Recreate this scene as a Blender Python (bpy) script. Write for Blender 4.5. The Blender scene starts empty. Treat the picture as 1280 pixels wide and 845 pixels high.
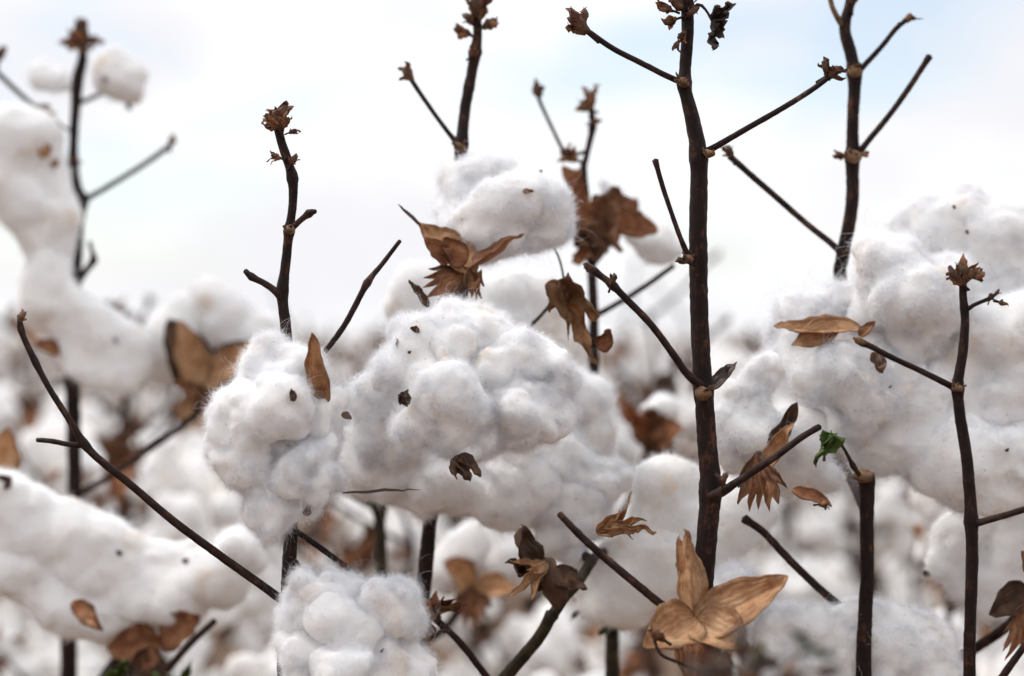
import bpy, bmesh, math, random
import numpy as np
from mathutils import Vector, Matrix
from mathutils.bvhtree import BVHTree

S = bpy.context.scene
COL = S.collection
R = math.radians

# ------------------------------------------------------------------ camera
H = 0.88                 # eye height, level with the tops of the field
LENS = 70.0
D = 0.92                 # focused distance
K = 36.0 / LENS / 1280.0 # metres per photo pixel at one metre
cam = bpy.data.cameras.new('camera')
cam.lens = LENS
cam.sensor_width = 36.0
cam.clip_start = 0.02
cam.clip_end = 3000
cam.dof.use_dof = True
cam.dof.focus_distance = D
cam.dof.aperture_fstop = 5.2
cam_ob = bpy.data.objects.new('camera', cam)
cam_ob.location = (0, 0, H)
cam_ob.rotation_euler = (R(90), 0, 0)
COL.objects.link(cam_ob)
S.camera = cam_ob

# ------------------------------------------------------------------ sky and sun (bright thin overcast)
SUN_EL, SUN_AZ = 56, -80          # azimuth from +Y towards +X
w = bpy.data.worlds.new('World')
S.world = w
w.use_nodes = True
nt = w.node_tree
nt.nodes.clear()
N = nt.nodes.new
Lk = nt.links.new
out = N('ShaderNodeOutputWorld')
bg = N('ShaderNodeBackground')
bg.inputs['Strength'].default_value = 0.1
sky = N('ShaderNodeTexSky')
sky.sky_type = 'NISHITA'
sky.sun_disc = False
sky.sun_elevation = R(SUN_EL)
sky.sun_rotation = R(SUN_AZ)
tc = N('ShaderNodeTexCoord')
mp = N('ShaderNodeMapping')
mp.inputs['Scale'].default_value = (1, 1, 2.6)
mp.inputs['Location'].default_value = (6.6, 3.1, 0.7)
n1 = N('ShaderNodeTexNoise')
n1.inputs['Scale'].default_value = 5.5
n1.inputs['Detail'].default_value = 4
n1.inputs['Roughness'].default_value = 0.5
r1 = N('ShaderNodeValToRGB')
r1.color_ramp.elements[0].position = 0.36
r1.color_ramp.elements[0].color = (0.42, 0.42, 0.42, 1)
r1.color_ramp.elements[1].position = 0.53
r1.color_ramp.elements[1].color = (1, 1, 1, 1)
n2 = N('ShaderNodeTexNoise')
n2.inputs['Scale'].default_value = 4.6
n2.inputs['Detail'].default_value = 5
r2 = N('ShaderNodeValToRGB')
r2.color_ramp.elements[0].position = 0.40
r2.color_ramp.elements[0].color = (5.05, 5.05, 5.25, 1)
r2.color_ramp.elements[1].position = 0.56
r2.color_ramp.elements[1].color = (5.7, 5.72, 5.8, 1)
mx = N('ShaderNodeMix')
mx.data_type = 'RGBA'
Lk(tc.outputs['Generated'], mp.inputs['Vector'])
Lk(mp.outputs['Vector'], n1.inputs['Vector'])
Lk(mp.outputs['Vector'], n2.inputs['Vector'])
Lk(n1.outputs['Fac'], r1.inputs['Fac'])
Lk(n2.outputs['Fac'], r2.inputs['Fac'])
sx = N('ShaderNodeSeparateXYZ')
Lk(tc.outputs['Generated'], sx.inputs[0])
hz = N('ShaderNodeMapRange')          # cloud closes up towards the horizon
hz.inputs['From Min'].default_value = 0.02
hz.inputs['From Max'].default_value = 0.09
hz.inputs['To Min'].default_value = 1.0
hz.inputs['To Max'].default_value = 0.0
Lk(sx.outputs['Z'], hz.inputs['Value'])
hm = N('ShaderNodeMath')
hm.operation = 'MAXIMUM'
Lk(hz.outputs['Result'], hm.inputs[0])
Lk(r1.outputs['Color'], hm.inputs[1])
Lk(hm.outputs[0], mx.inputs['Factor'])
Lk(sky.outputs['Color'], mx.inputs['A'])
zr = N('ShaderNodeMapRange')          # an overcast sky is brighter overhead than at the horizon
zr.inputs['From Min'].default_value = 0.15
zr.inputs['From Max'].default_value = 1.0
zr.inputs['To Min'].default_value = 1.0
zr.inputs['To Max'].default_value = 1.95
Lk(sx.outputs['Z'], zr.inputs['Value'])
zm = N('ShaderNodeVectorMath')
zm.operation = 'SCALE'
Lk(r2.outputs['Color'], zm.inputs[0])
Lk(zr.outputs['Result'], zm.inputs['Scale'])
Lk(zm.outputs['Vector'], mx.inputs['B'])
Lk(mx.outputs['Result'], bg.inputs['Color'])
Lk(bg.outputs['Background'], out.inputs['Surface'])

sl = bpy.data.lights.new('sun', 'SUN')
sl.energy = 1.5
sl.angle = R(11)
sl.color = (1.0, 0.96, 0.9)
so = bpy.data.objects.new('sun', sl)
sd = Vector((math.sin(R(SUN_AZ)) * math.cos(R(SUN_EL)), math.cos(R(SUN_AZ)) * math.cos(R(SUN_EL)), math.sin(R(SUN_EL))))
so.rotation_euler = sd.to_track_quat('Z', 'Y').to_euler()
so.location = (0, 0, 10)
COL.objects.link(so)

S.view_settings.view_transform = 'Standard'
S.view_settings.look = 'None'
S.view_settings.gamma = 1
S.view_settings.exposure = 0.88
S.view_settings.use_curve_mapping = False
cy = S.cycles
cy.use_denoising = True
cy.max_bounces = 8
cy.diffuse_bounces = 4
cy.transmission_bounces = 4
cy.caustics_reflective = False
cy.caustics_refractive = False

# ------------------------------------------------------------------ noise
_g = np.random.RandomState(11)
_perm = np.concatenate([_g.permutation(256)] * 3).astype(np.int64)
_grad = _g.normal(size=(256, 3))
_grad /= np.linalg.norm(_grad, axis=1)[:, None]
_cell = _g.rand(256, 3)


def perlin(p):
    p = np.asarray(p, float)
    i = np.floor(p).astype(np.int64)
    f = p - i
    i &= 255
    u = f * f * f * (f * (f * 6 - 15) + 10)
    res = 0
    for a in (0, 1):
        for b in (0, 1):
            for c in (0, 1):
                h = _perm[_perm[_perm[(i[:, 0] + a) & 255] + ((i[:, 1] + b) & 255)] + ((i[:, 2] + c) & 255)]
                g = _grad[h]
                d = g[:, 0] * (f[:, 0] - a) + g[:, 1] * (f[:, 1] - b) + g[:, 2] * (f[:, 2] - c)
                wt = (u[:, 0] if a else 1 - u[:, 0]) * (u[:, 1] if b else 1 - u[:, 1]) * (u[:, 2] if c else 1 - u[:, 2])
                res = res + wt * d
    return res


def puffs(p):
    """Rounded cells with creases between them: 1 at a puff's middle, 0 in a crease."""
    p = np.asarray(p, float)
    i = np.floor(p).astype(np.int64)
    f = p - i
    acc = np.zeros(len(p))
    for a in (-1, 0, 1):
        for b in (-1, 0, 1):
            for c in (-1, 0, 1):
                h = _perm[_perm[_perm[(i[:, 0] + a) & 255] + ((i[:, 1] + b) & 255)] + ((i[:, 2] + c) & 255)]
                q = np.array((a, b, c)) + _cell[h] - f
                acc += np.exp(-14 * (q * q).sum(1))
    d2 = -np.log(acc + 1e-9) / 14
    return 1 - np.clip(d2, 0, 1)


def norm(a):
    return a / np.maximum(np.linalg.norm(a, axis=1), 1e-12)[:, None]


# ------------------------------------------------------------------ materials
def mat(name):
    m = bpy.data.materials.new(name)
    m.use_nodes = True
    t = m.node_tree
    t.nodes.clear()
    o = t.nodes.new('ShaderNodeOutputMaterial')
    return m, t, o


def ramp(t, stops):
    r = t.nodes.new('ShaderNodeValToRGB')
    e = r.color_ramp.elements
    e[0].position, e[0].color = stops[0][0], (*stops[0][1], 1)
    e[1].position, e[1].color = stops[-1][0], (*stops[-1][1], 1)
    for p, c in stops[1:-1]:
        x = e.new(p)
        x.color = (*c, 1)
    return r


def noise(t, scale, detail=4, vec=None, rough=0.55):
    n = t.nodes.new('ShaderNodeTexNoise')
    n.inputs['Scale'].default_value = scale
    n.inputs['Detail'].default_value = detail
    n.inputs['Roughness'].default_value = rough
    if vec is not None:
        t.links.new(vec, n.inputs['Vector'])
    return n


def mat_lint():
    m, t, o = mat('cotton_lint')
    tc = t.nodes.new('ShaderNodeTexCoord')
    n = noise(t, 38, 5, tc.outputs['Object'], 0.6)
    r = ramp(t, [(0.32, (0.77, 0.69, 0.61)), (0.43, (0.85, 0.832, 0.81)), (0.66, (0.865, 0.86, 0.855))])
    t.links.new(n.outputs['Fac'], r.inputs['Fac'])
    n3 = noise(t, 420, 3, tc.outputs['Object'], 0.6)
    r3 = ramp(t, [(0.66, (1, 1, 1)), (0.73, (0.66, 0.55, 0.45))])
    t.links.new(n3.outputs['Fac'], r3.inputs['Fac'])
    mm = t.nodes.new('ShaderNodeMix')
    mm.data_type = 'RGBA'
    mm.blend_type = 'MULTIPLY'
    mm.inputs['Factor'].default_value = 1
    t.links.new(r.outputs['Color'], mm.inputs['A'])
    t.links.new(r3.outputs['Color'], mm.inputs['B'])
    d = t.nodes.new('ShaderNodeBsdfDiffuse')
    d.inputs['Roughness'].default_value = 1
    t.links.new(mm.outputs['Result'], d.inputs['Color'])
    f = noise(t, 900, 6, tc.outputs['Object'], 0.7)
    b = t.nodes.new('ShaderNodeBump')
    b.inputs['Strength'].default_value = 0.25
    b.inputs['Distance'].default_value = 0.001
    t.links.new(f.outputs['Fac'], b.inputs['Height'])
    t.links.new(b.outputs['Normal'], d.inputs['Normal'])
    t.links.new(d.outputs['BSDF'], o.inputs['Surface'])
    return m


def mat_fibre():
    m, t, o = mat('cotton_fibre')
    d = t.nodes.new('ShaderNodeBsdfDiffuse')
    d.inputs['Color'].default_value = (0.875, 0.88, 0.90, 1)
    tr = t.nodes.new('ShaderNodeBsdfTranslucent')
    tr.inputs['Color'].default_value = (0.875, 0.88, 0.90, 1)
    a = t.nodes.new('ShaderNodeMixShader')
    a.inputs[0].default_value = 0.45
    t.links.new(d.outputs[0], a.inputs[1])
    t.links.new(tr.outputs[0], a.inputs[2])
    t.links.new(a.outputs[0], o.inputs['Surface'])
    return m


def mat_bark(name, dark, mid, light):
    m, t, o = mat(name)
    tc = t.nodes.new('ShaderNodeTexCoord')
    mp = t.nodes.new('ShaderNodeMapping')
    mp.inputs['Scale'].default_value = (1, 0.22, 1)
    t.links.new(tc.outputs['UV'], mp.inputs['Vector'])
    n = noise(t, 420, 6, mp.outputs['Vector'], 0.65)
    n2 = noise(t, 130, 7, tc.outputs['Object'], 0.72)
    ad = t.nodes.new('ShaderNodeMix')
    ad.inputs['Factor'].default_value = 0.62
    t.links.new(n.outputs['Fac'], ad.inputs['A'])
    t.links.new(n2.outputs['Fac'], ad.inputs['B'])
    r = ramp(t, [(0.40, dark), (0.54, mid), (0.72, light)])
    t.links.new(ad.outputs['Result'], r.inputs['Fac'])
    p = t.nodes.new('ShaderNodeBsdfPrincipled')
    p.inputs['Roughness'].default_value = 0.62
    p.inputs['Specular IOR Level'].default_value = 0.16
    t.links.new(r.outputs['Color'], p.inputs['Base Color'])
    b = t.nodes.new('ShaderNodeBump')
    b.inputs['Strength'].default_value = 0.5
    b.inputs['Distance'].default_value = 0.0008
    t.links.new(n.outputs['Fac'], b.inputs['Height'])
    t.links.new(b.outputs['Normal'], p.inputs['Normal'])
    t.links.new(p.outputs['BSDF'], o.inputs['Surface'])
    return m


def mat_leaf(name, stops, vein, trans=0.3, rough=0.6):
    m, t, o = mat(name)
    tc = t.nodes.new('ShaderNodeTexCoord')
    n = noise(t, 90, 6, tc.outputs['Object'], 0.65)
    r = ramp(t, stops)
    t.links.new(n.outputs['Fac'], r.inputs['Fac'])
    wv = t.nodes.new('ShaderNodeTexWave')
    wv.bands_direction = 'Y'
    wv.inputs['Scale'].default_value = 2.6
    wv.inputs['Distortion'].default_value = 5.0
    wv.inputs['Detail'].default_value = 3
    wv.inputs['Detail Scale'].default_value = 2.0
    t.links.new(tc.outputs['UV'], wv.inputs['Vector'])
    pw = t.nodes.new('ShaderNodeMath')
    pw.operation = 'POWER'
    pw.inputs[1].default_value = 5
    t.links.new(wv.outputs['Fac'], pw.inputs[0])
    fm = t.nodes.new('ShaderNodeMath')
    fm.operation = 'MULTIPLY'
    fm.inputs[1].default_value = 0.28
    t.links.new(pw.outputs[0], fm.inputs[0])
    mx = t.nodes.new('ShaderNodeMix')
    mx.data_type = 'RGBA'
    t.links.new(fm.outputs[0], mx.inputs['Factor'])
    t.links.new(r.outputs['Color'], mx.inputs['A'])
    mx.inputs['B'].default_value = (*vein, 1)
    p = t.nodes.new('ShaderNodeBsdfPrincipled')
    p.inputs['Roughness'].default_value = rough
    p.inputs['Specular IOR Level'].default_value = 0.3
    # weathered dark rim and blotches
    sp = t.nodes.new('ShaderNodeSeparateXYZ')
    t.links.new(tc.outputs['UV'], sp.inputs[0])
    ab = t.nodes.new('ShaderNodeMath')
    ab.operation = 'ABSOLUTE'
    t.links.new(sp.outputs['Y'], ab.inputs[0])
    nb = noise(t, 210, 6, tc.outputs['Object'], 0.7)
    sm = t.nodes.new('ShaderNodeMath')
    sm.operation = 'MULTIPLY_ADD'
    t.links.new(nb.outputs['Fac'], sm.inputs[0])
    sm.inputs[1].default_value = 0.7
    t.links.new(ab.outputs[0], sm.inputs[2])
    rm = t.nodes.new('ShaderNodeMapRange')
    rm.inputs['From Min'].default_value = 0.62
    rm.inputs['From Max'].default_value = 0.92
    rm.inputs['To Max'].default_value = 0.75
    t.links.new(sm.outputs[0], rm.inputs['Value'])
    mx0 = mx
    mx = t.nodes.new('ShaderNodeMix')
    mx.data_type = 'RGBA'
    t.links.new(rm.outputs['Result'], mx.inputs['Factor'])
    t.links.new(mx0.outputs['Result'], mx.inputs['A'])
    mx.inputs['B'].default_value = (*[v * 0.6 for v in vein], 1)
    t.links.new(mx.outputs['Result'], p.inputs['Base Color'])
    b = t.nodes.new('ShaderNodeBump')
    b.inputs['Strength'].default_value = 0.35
    b.inputs['Distance'].default_value = 0.0008
    t.links.new(wv.outputs['Fac'], b.inputs['Height'])
    t.links.new(b.outputs['Normal'], p.inputs['Normal'])
    tr = t.nodes.new('ShaderNodeBsdfTranslucent')
    t.links.new(mx.outputs['Result'], tr.inputs['Color'])
    ms = t.nodes.new('ShaderNodeMixShader')
    ms.inputs[0].default_value = trans
    t.links.new(p.outputs[0], ms.inputs[1])
    t.links.new(tr.outputs[0], ms.inputs[2])
    t.links.new(ms.outputs[0], o.inputs['Surface'])
    return m


def mat_soil():
    m, t, o = mat('soil')
    tc = t.nodes.new('ShaderNodeTexCoord')
    n = noise(t, 9, 8, tc.outputs['Object'], 0.7)
    r = ramp(t, [(0.3, (0.10, 0.06, 0.04)), (0.7, (0.26, 0.17, 0.11))])
    t.links.new(n.outputs['Fac'], r.inputs['Fac'])
    p = t.nodes.new('ShaderNodeBsdfPrincipled')
    p.inputs['Roughness'].default_value = 0.95
    t.links.new(r.outputs['Color'], p.inputs['Base Color'])
    b = t.nodes.new('ShaderNodeBump')
    b.inputs['Distance'].default_value = 0.03
    t.links.new(n.outputs['Fac'], b.inputs['Height'])
    t.links.new(b.outputs['Normal'], p.inputs['Normal'])
    t.links.new(p.outputs['BSDF'], o.inputs['Surface'])
    return m


LINT, FIBRE = mat_lint(), mat_fibre()
BARK = mat_bark('dark_bark', (0.006, 0.003, 0.003), (0.017, 0.007, 0.005), (0.14, 0.055, 0.026))
TWIG = mat_bark('twig_bark', (0.008, 0.004, 0.004), (0.03, 0.014, 0.011), (0.16, 0.08, 0.05))
SCAR = mat_bark('pale_scar', (0.05, 0.028, 0.016), (0.18, 0.10, 0.055), (0.30, 0.19, 0.11))
STALK = mat_bark('green_brown_stalk', (0.012, 0.009, 0.005), (0.032, 0.023, 0.012), (0.09, 0.065, 0.03))
TAN = mat_leaf('tan_husk', [(0.3, (0.25, 0.105, 0.045)), (0.48, (0.53, 0.29, 0.145)), (0.7, (0.66, 0.44, 0.26))], (0.24, 0.11, 0.045), 0.38)
BROWN = mat_leaf('brown_dry_leaf', [(0.3, (0.14, 0.048, 0.022)), (0.5, (0.38, 0.165, 0.078)), (0.7, (0.53, 0.29, 0.155))], (0.13, 0.055, 0.025), 0.38)
RUST = mat_leaf('rusty_bud_scale', [(0.3, (0.07, 0.028, 0.018)), (0.55, (0.17, 0.07, 0.045)), (0.7, (0.26, 0.14, 0.09))], (0.08, 0.03, 0.02), 0.15)
DARKHUSK = mat_leaf('dark_husk', [(0.3, (0.035, 0.017, 0.01)), (0.55, (0.09, 0.045, 0.025)), (0.7, (0.19, 0.10, 0.055))], (0.05, 0.02, 0.01), 0.1)
GREEN = mat_leaf('green_leaf', [(0.3, (0.05, 0.085, 0.02)), (0.55, (0.11, 0.155, 0.04)), (0.7, (0.22, 0.23, 0.07))], (0.16, 0.24, 0.06), 0.4)
GREY = mat_leaf('grey_dead_bud', [(0.3, (0.05, 0.038, 0.032)), (0.55, (0.12, 0.09, 0.075)), (0.7, (0.2, 0.16, 0.13))], (0.07, 0.05, 0.04), 0.1)
SOIL = mat_soil()


# ------------------------------------------------------------------ mesh helpers
def P(px, py, Y):
    """A point of the place, given by where the photograph shows it and how far away it is."""
    return Vector(((px - 640) * K * Y, Y, H - (py - 422.5) * K * Y))


def link(name, me, parent=None):
    o = bpy.data.objects.new(name, me)
    COL.objects.link(o)
    if parent is not None:
        o.parent = parent
    return o


def base_of(o):
    while o.parent is not None:
        o = o.parent
    return o.location


class MB:
    """Collects shells (vertices, faces, uvs, material slot) for ONE mesh object."""
    def __init__(s):
        s.v, s.f, s.uv, s.mi, s.mats = [], [], [], [], []
        s.n = 0

    def add(s, V, F, UV, m):
        if m not in s.mats:
            s.mats.append(m)
        k = s.mats.index(m)
        s.v.append(np.asarray(V, float))
        for f in F:
            s.f.append([i + s.n for i in f])
            s.uv.append([UV[i] for i in f])
            s.mi.append(k)
        s.n += len(V)

    def build(s, name, parent=None, off=None, smooth=True):
        me = bpy.data.meshes.new(name)
        V = np.concatenate(s.v)
        if off is not None:
            V = V - np.array(off)
        me.from_pydata(V.tolist(), [], s.f)
        ul = me.uv_layers.new(name='UVMap')
        flat = [c for f in s.uv for c in f]
        ul.data.foreach_set('uv', np.array(flat, np.float32).ravel())
        for m in s.mats:
            me.materials.append(m)
        me.polygons.foreach_set('material_index', s.mi)
        me.polygons.foreach_set('use_smooth', [smooth] * len(s.f))
        me.update()
        return link(name, me, parent)


def spline(pts, rad, step):
    pts = [np.array(p, float) for p in pts]
    if len(pts) == 2:
        pts = [pts[0], (pts[0] + pts[1]) / 2, pts[1]]
        rad = [rad[0], (rad[0] + rad[1]) / 2, rad[1]]
    ext = [2 * pts[0] - pts[1]] + pts + [2 * pts[-1] - pts[-2]]
    rx = [rad[0]] + list(rad) + [rad[-1]]
    op, orr = [], []
    for i in range(1, len(ext) - 2):
        p0, p1, p2, p3 = ext[i - 1:i + 3]
        n = max(2, int(np.linalg.norm(p2 - p1) / step))
        for j in range(n):
            t = j / n
            op.append(0.5 * ((2 * p1) + (-p0 + p2) * t + (2 * p0 - 5 * p1 + 4 * p2 - p3) * t * t + (-p0 + 3 * p1 - 3 * p2 + p3) * t ** 3))
            orr.append(rx[i] * (1 - t) + rx[i + 1] * t)
    op.append(ext[-2])
    orr.append(rx[-2])
    return np.array(op), np.array(orr)


def tube(mb, pts, rad, m, step=0.002, sides=12, rough=0.10, lumps=(), seed=0):
    """A tapering stem through pts with bark unevenness; lumps are (point, gain, spread)."""
    C, r = spline(pts, rad, step)
    n = len(C)
    rng = np.random.RandomState(seed)
    mean = r.mean()
    C = C + np.stack([perlin(C / 0.035 + 9.1 * k + seed) for k in range(3)], 1) * mean * 0.14 * np.minimum(1, np.arange(n) / 6)[:, None]
    for (q, gain, spread) in lumps:
        d = np.linalg.norm(C - np.array(q), axis=1)
        r = r * (1 + gain * np.exp(-(d / spread) ** 2))
    T = norm(np.gradient(C, axis=0))
    a = np.array((0.31, -0.9, 0.2))
    V, UV = [], []
    ln = 0
    u = None
    for i in range(n):
        if u is None:
            u = np.cross(T[i], a)
        u = u - T[i] * (u @ T[i])
        u /= np.linalg.norm(u) + 1e-12
        b = np.cross(T[i], u)
        if i:
            ln += np.linalg.norm(C[i] - C[i - 1])
        for k in range(sides):
            an = 2 * math.pi * k / sides
            V.append((C[i], u * math.cos(an) + b * math.sin(an), r[i]))
            UV.append((k / sides * 2 * math.pi * mean, ln))
    c = np.array([x[0] for x in V])
    dr = np.array([x[1] for x in V])
    rr = np.array([x[2] for x in V])
    q = c + dr * rr[:, None]
    nz = perlin(q / max(0.0022, mean * 0.55) + seed * 3.3) * 1.2 + perlin(q * np.array((1, 1, 0.3)) / max(0.001, mean * 0.25)) * 0.5
    q = c + dr * (rr * (1 + rough * nz))[:, None]
    q = list(q)
    F = []
    for i in range(n - 1):
        for k in range(sides):
            k2 = (k + 1) % sides
            F.append((i * sides + k, i * sides + k2, (i + 1) * sides + k2, (i + 1) * sides + k))
    for end, i0, sgn in ((0, 0, -1), (1, (n - 1) * sides, 1)):
        tip = C[-1 if end else 0] + T[-1 if end else 0] * sgn * r[-1 if end else 0] * 0.5
        q.append(tip)
        UV.append((0, ln if end else 0))
        ti = len(q) - 1
        for k in range(sides):
            k2 = (k + 1) % sides
            F.append((i0 + k, i0 + k2, ti) if end else (i0 + k2, i0 + k, ti))
    mb.add(q, F, UV, m)


def sheet(mb, X, UVg, thick, m):
    """A thin curved blade from a grid of points X[ns,nt,3]: two skins stitched round the rim."""
    ns, nt = X.shape[:2]
    du = np.gradient(X, axis=0)
    dv = np.gradient(X, axis=1)
    nn = np.cross(du, dv).reshape(-1, 3)
    nn = norm(nn).reshape(ns, nt, 3)
    A = (X + nn * thick / 2).reshape(-1, 3)
    B = (X - nn * thick / 2).reshape(-1, 3)
    V = np.concatenate([A, B])
    UV = [tuple(x) for x in UVg.reshape(-1, 2)] * 2
    o = ns * nt
    F = []
    ix = lambda i, j: i * nt + j
    for i in range(ns - 1):
        for j in range(nt - 1):
            a, b, c, d = ix(i, j), ix(i + 1, j), ix(i + 1, j + 1), ix(i, j + 1)
            F.append((a, b, c, d))
            F.append((o + d, o + c, o + b, o + a))
    rim = [ix(i, 0) for i in range(ns)] + [ix(ns - 1, j) for j in range(1, nt)] + [ix(i, nt - 1) for i in range(ns - 2, -1, -1)] + [ix(0, j) for j in range(nt - 2, 0, -1)]
    for k in range(len(rim)):
        a, b = rim[k], rim[(k + 1) % len(rim)]
        F.append((b, a, o + a, o + b))
    mb.add(V, F, UV, m)


def blade(mb, base, tip, width, face, kind, m, curl=0.15, cup=0.35, crumple=0.1, seed=0, teeth=7, spread=50, res=(14, 13), thick=0.0004, twist=0):
    base, tip = np.array(base, float), np.array(tip, float)
    L = np.linalg.norm(tip - base)
    x = (tip - base) / L
    n = np.array(face, float)
    n = n - x * (n @ x)
    n /= np.linalg.norm(n) + 1e-12
    y = np.cross(n, x)
    rng = np.random.RandomState(seed)
    ns, nt = res
    s = np.linspace(0, 1, ns)[:, None]
    if kind == 'valve':
        t = np.linspace(-1, 1, nt)[None, :]
        wd = np.sin(np.pi * np.clip(s, 0.0, 1) ** 0.72) ** 0.75 * (1 - 0.12 * s) + 0.03
        wd[0] = max(wd[0, 0], 0.16)
        wd = wd * (1 + 0.16 * perlin(np.stack([s.ravel() * 4.5 + seed, np.zeros(ns) + seed * .37, np.zeros(ns)], 1))[:, None] * 2 * np.sign(t + 1e-6) * np.abs(t))
        a = s * np.ones_like(t) * L
        b = wd * t * width
        h = cup * width * (np.abs(t) ** 1.7) * wd + curl * L * s ** 2 - 0.02 * L * np.exp(-(t / 0.12) ** 2) * np.sin(np.pi * s)
        uv = np.stack([s * np.ones_like(t), t * 0.5 * np.ones_like(s)], -1)
    else:
        if kind == 'bract':
            nt = teeth * 4 + 1
            t = np.linspace(-1, 1, nt)[None, :]
            z = np.abs(((t + 1) * teeth / 2) % 1 - 0.5) * 2
            jag = np.interp(np.linspace(0, 1, nt), np.linspace(0, 1, teeth + 1), rng.uniform(0.75, 1.0, teeth + 1))[None, :]
            Rr = (0.72 + 0.28 * (1 - z) ** 1.2) * jag * (1 - 0.25 * t * t)
        elif kind == 'leaf':
            nt = max(nt, 33)
            t = np.linspace(-1, 1, nt)[None, :]
            lob = np.abs(np.cos(t * math.pi * 1.5)) ** 0.8
            Rr = (0.52 + 0.48 * lob) * (1 - 0.35 * np.abs(t)) * (1 + 0.07 * np.array(rng.normal(size=nt))[None, :])
        ang = t * R(spread)
        rr = s ** 0.85 * Rr * L
        a = rr * np.cos(ang)
        b = rr * np.sin(ang) * (width / (L * math.sin(R(min(spread, 90)))))
        h = cup * L * (t ** 2) * s + curl * L * s ** 2
        uv = np.stack([s * np.ones_like(t), t * 0.8 * np.ones_like(s)], -1)
    X = base + a[..., None] * x + b[..., None] * y + h[..., None] * n
    q = X.reshape(-1, 3)
    ff = L * 0.28
    dz = perlin(q / ff + seed * 7.7) + 0.55 * perlin(q / (ff * 0.45) + seed * 1.3) + 0.3 * perlin(q / (ff * 0.2) + seed * 3.3)
    dy = perlin(q / ff + seed * 2.9 + 40)
    k = crumple * 1.45 * L * np.repeat(s.ravel(), X.shape[1])
    X = (q + (dz * k)[:, None] * n + (dy * k * 0.6)[:, None] * y).reshape(X.shape)
    if twist:
        th = R(twist) * s
        rel = X - base
        ay, az = rel @ y, rel @ n
        X = base + (rel @ x)[..., None] * x + (ay * np.cos(th) - az * np.sin(th))[..., None] * y + (ay * np.sin(th) + az * np.cos(th))[..., None] * n
    sheet(mb, X, uv, thick, m)


def lump(mb, c, ax, ra, rb, m, seed=0, rough=0.25, seg=12):
    """A knobbly little body: longer (ra) along ax than across (rb)."""
    ax = Vector(ax).normalized()
    q = ax.to_track_quat('Z', 'Y')
    V, F, UV = [], [], []
    rings = seg
    for i in range(rings + 1):
        th = math.pi * i / rings
        for j in range(seg):
            ph = 2 * math.pi * j / seg
            v = q @ Vector((rb * math.sin(th) * math.cos(ph), rb * math.sin(th) * math.sin(ph), ra * math.cos(th)))
            V.append(v)
            UV.append((j / seg * 0.02, i / rings * 0.02))
    V = np.array(V)
    V = np.array(c) + V * (1 + rough * 2 * perlin(V / (rb * 0.9) + seed * 5.1))[:, None]
    for i in range(rings):
        for j in range(seg):
            j2 = (j + 1) % seg
            F.append((i * seg + j, (i + 1) * seg + j, (i + 1) * seg + j2, i * seg + j2))
    mb.add(V, F, UV, m)


def bud(parent, c, ax, size, seed=0, m=None, flakes=5, name='dried_bud', off=None, core=None):
    """Shrivelled flower bud: a knobbly core with curled scales round it."""
    m = m or RUST
    rng = random.Random(seed)
    mb = MB()
    ax = Vector(ax).normalized()
    c = Vector(c)
    lump(mb, c, ax, size * 0.48, size * 0.25, core or DARKHUSK, seed, 0.35, 9)
    tube(mb, [c - ax * size * 0.95, c - ax * size * 0.5, c], [size * .09, size * .08, size * .1], TWIG, step=size * .2, sides=6, seed=seed)
    e1 = ax.orthogonal().normalized()
    e2 = ax.cross(e1)
    for k in range(flakes):
        a = 2 * math.pi * (k + rng.uniform(-0.3, 0.3)) / flakes
        rad = e1 * math.cos(a) + e2 * math.sin(a)
        b0 = c - ax * size * 0.35 + rad * size * 0.16
        tp = c + ax * size * rng.uniform(-0.1, 0.75) + rad * size * rng.uniform(0.15, 0.62)
        blade(mb, b0, tp, size * rng.uniform(0.10, 0.30), -rad, 'valve', m if rng.random() < .75 else BROWN, curl=rng.uniform(-0.5, 0.8), cup=0.8, crumple=0.35, seed=seed * 13 + k, res=(8, 6), thick=size * 0.035, twist=rng.uniform(-70, 70))
    return mb.build(name, parent, off)


# ------------------------------------------------------------------ lint
def remeshed(lobes, voxel, smooth=16):
    bm = bmesh.new()
    for (c, r) in lobes:
        bmesh.ops.create_icosphere(bm, subdivisions=3, radius=r, matrix=Matrix.Translation(c))
    me = bpy.data.meshes.new('tmp')
    bm.to_mesh(me)
    bm.free()
    o = bpy.data.objects.new('tmp', me)
    COL.objects.link(o)
    a = o.modifiers.new('r', 'REMESH')
    a.mode = 'VOXEL'
    a.voxel_size = voxel
    b = o.modifiers.new('s', 'SMOOTH')
    b.iterations = smooth
    b.factor = 0.5
    dg = bpy.context.evaluated_depsgraph_get()
    dg.update()
    ev = o.evaluated_get(dg)
    m2 = ev.to_mesh()
    V = np.zeros(len(m2.vertices) * 3)
    m2.vertices.foreach_get('co', V)
    Fq = np.zeros(len(m2.loops), np.int64)
    m2.loops.foreach_get('vertex_index', Fq)
    ev.to_mesh_clear()
    bpy.data.objects.remove(o)
    bpy.data.meshes.remove(me)
    return V.reshape(-1, 3), Fq.reshape(-1, 4)


def vnormals(V, F):
    fn = np.cross(V[F[:, 2]] - V[F[:, 0]], V[F[:, 3]] - V[F[:, 1]])
    vn = np.zeros_like(V)
    for k in range(4):
        np.add.at(vn, F[:, k], fn)
    return norm(vn), np.linalg.norm(fn, axis=1) * 0.5


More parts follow.
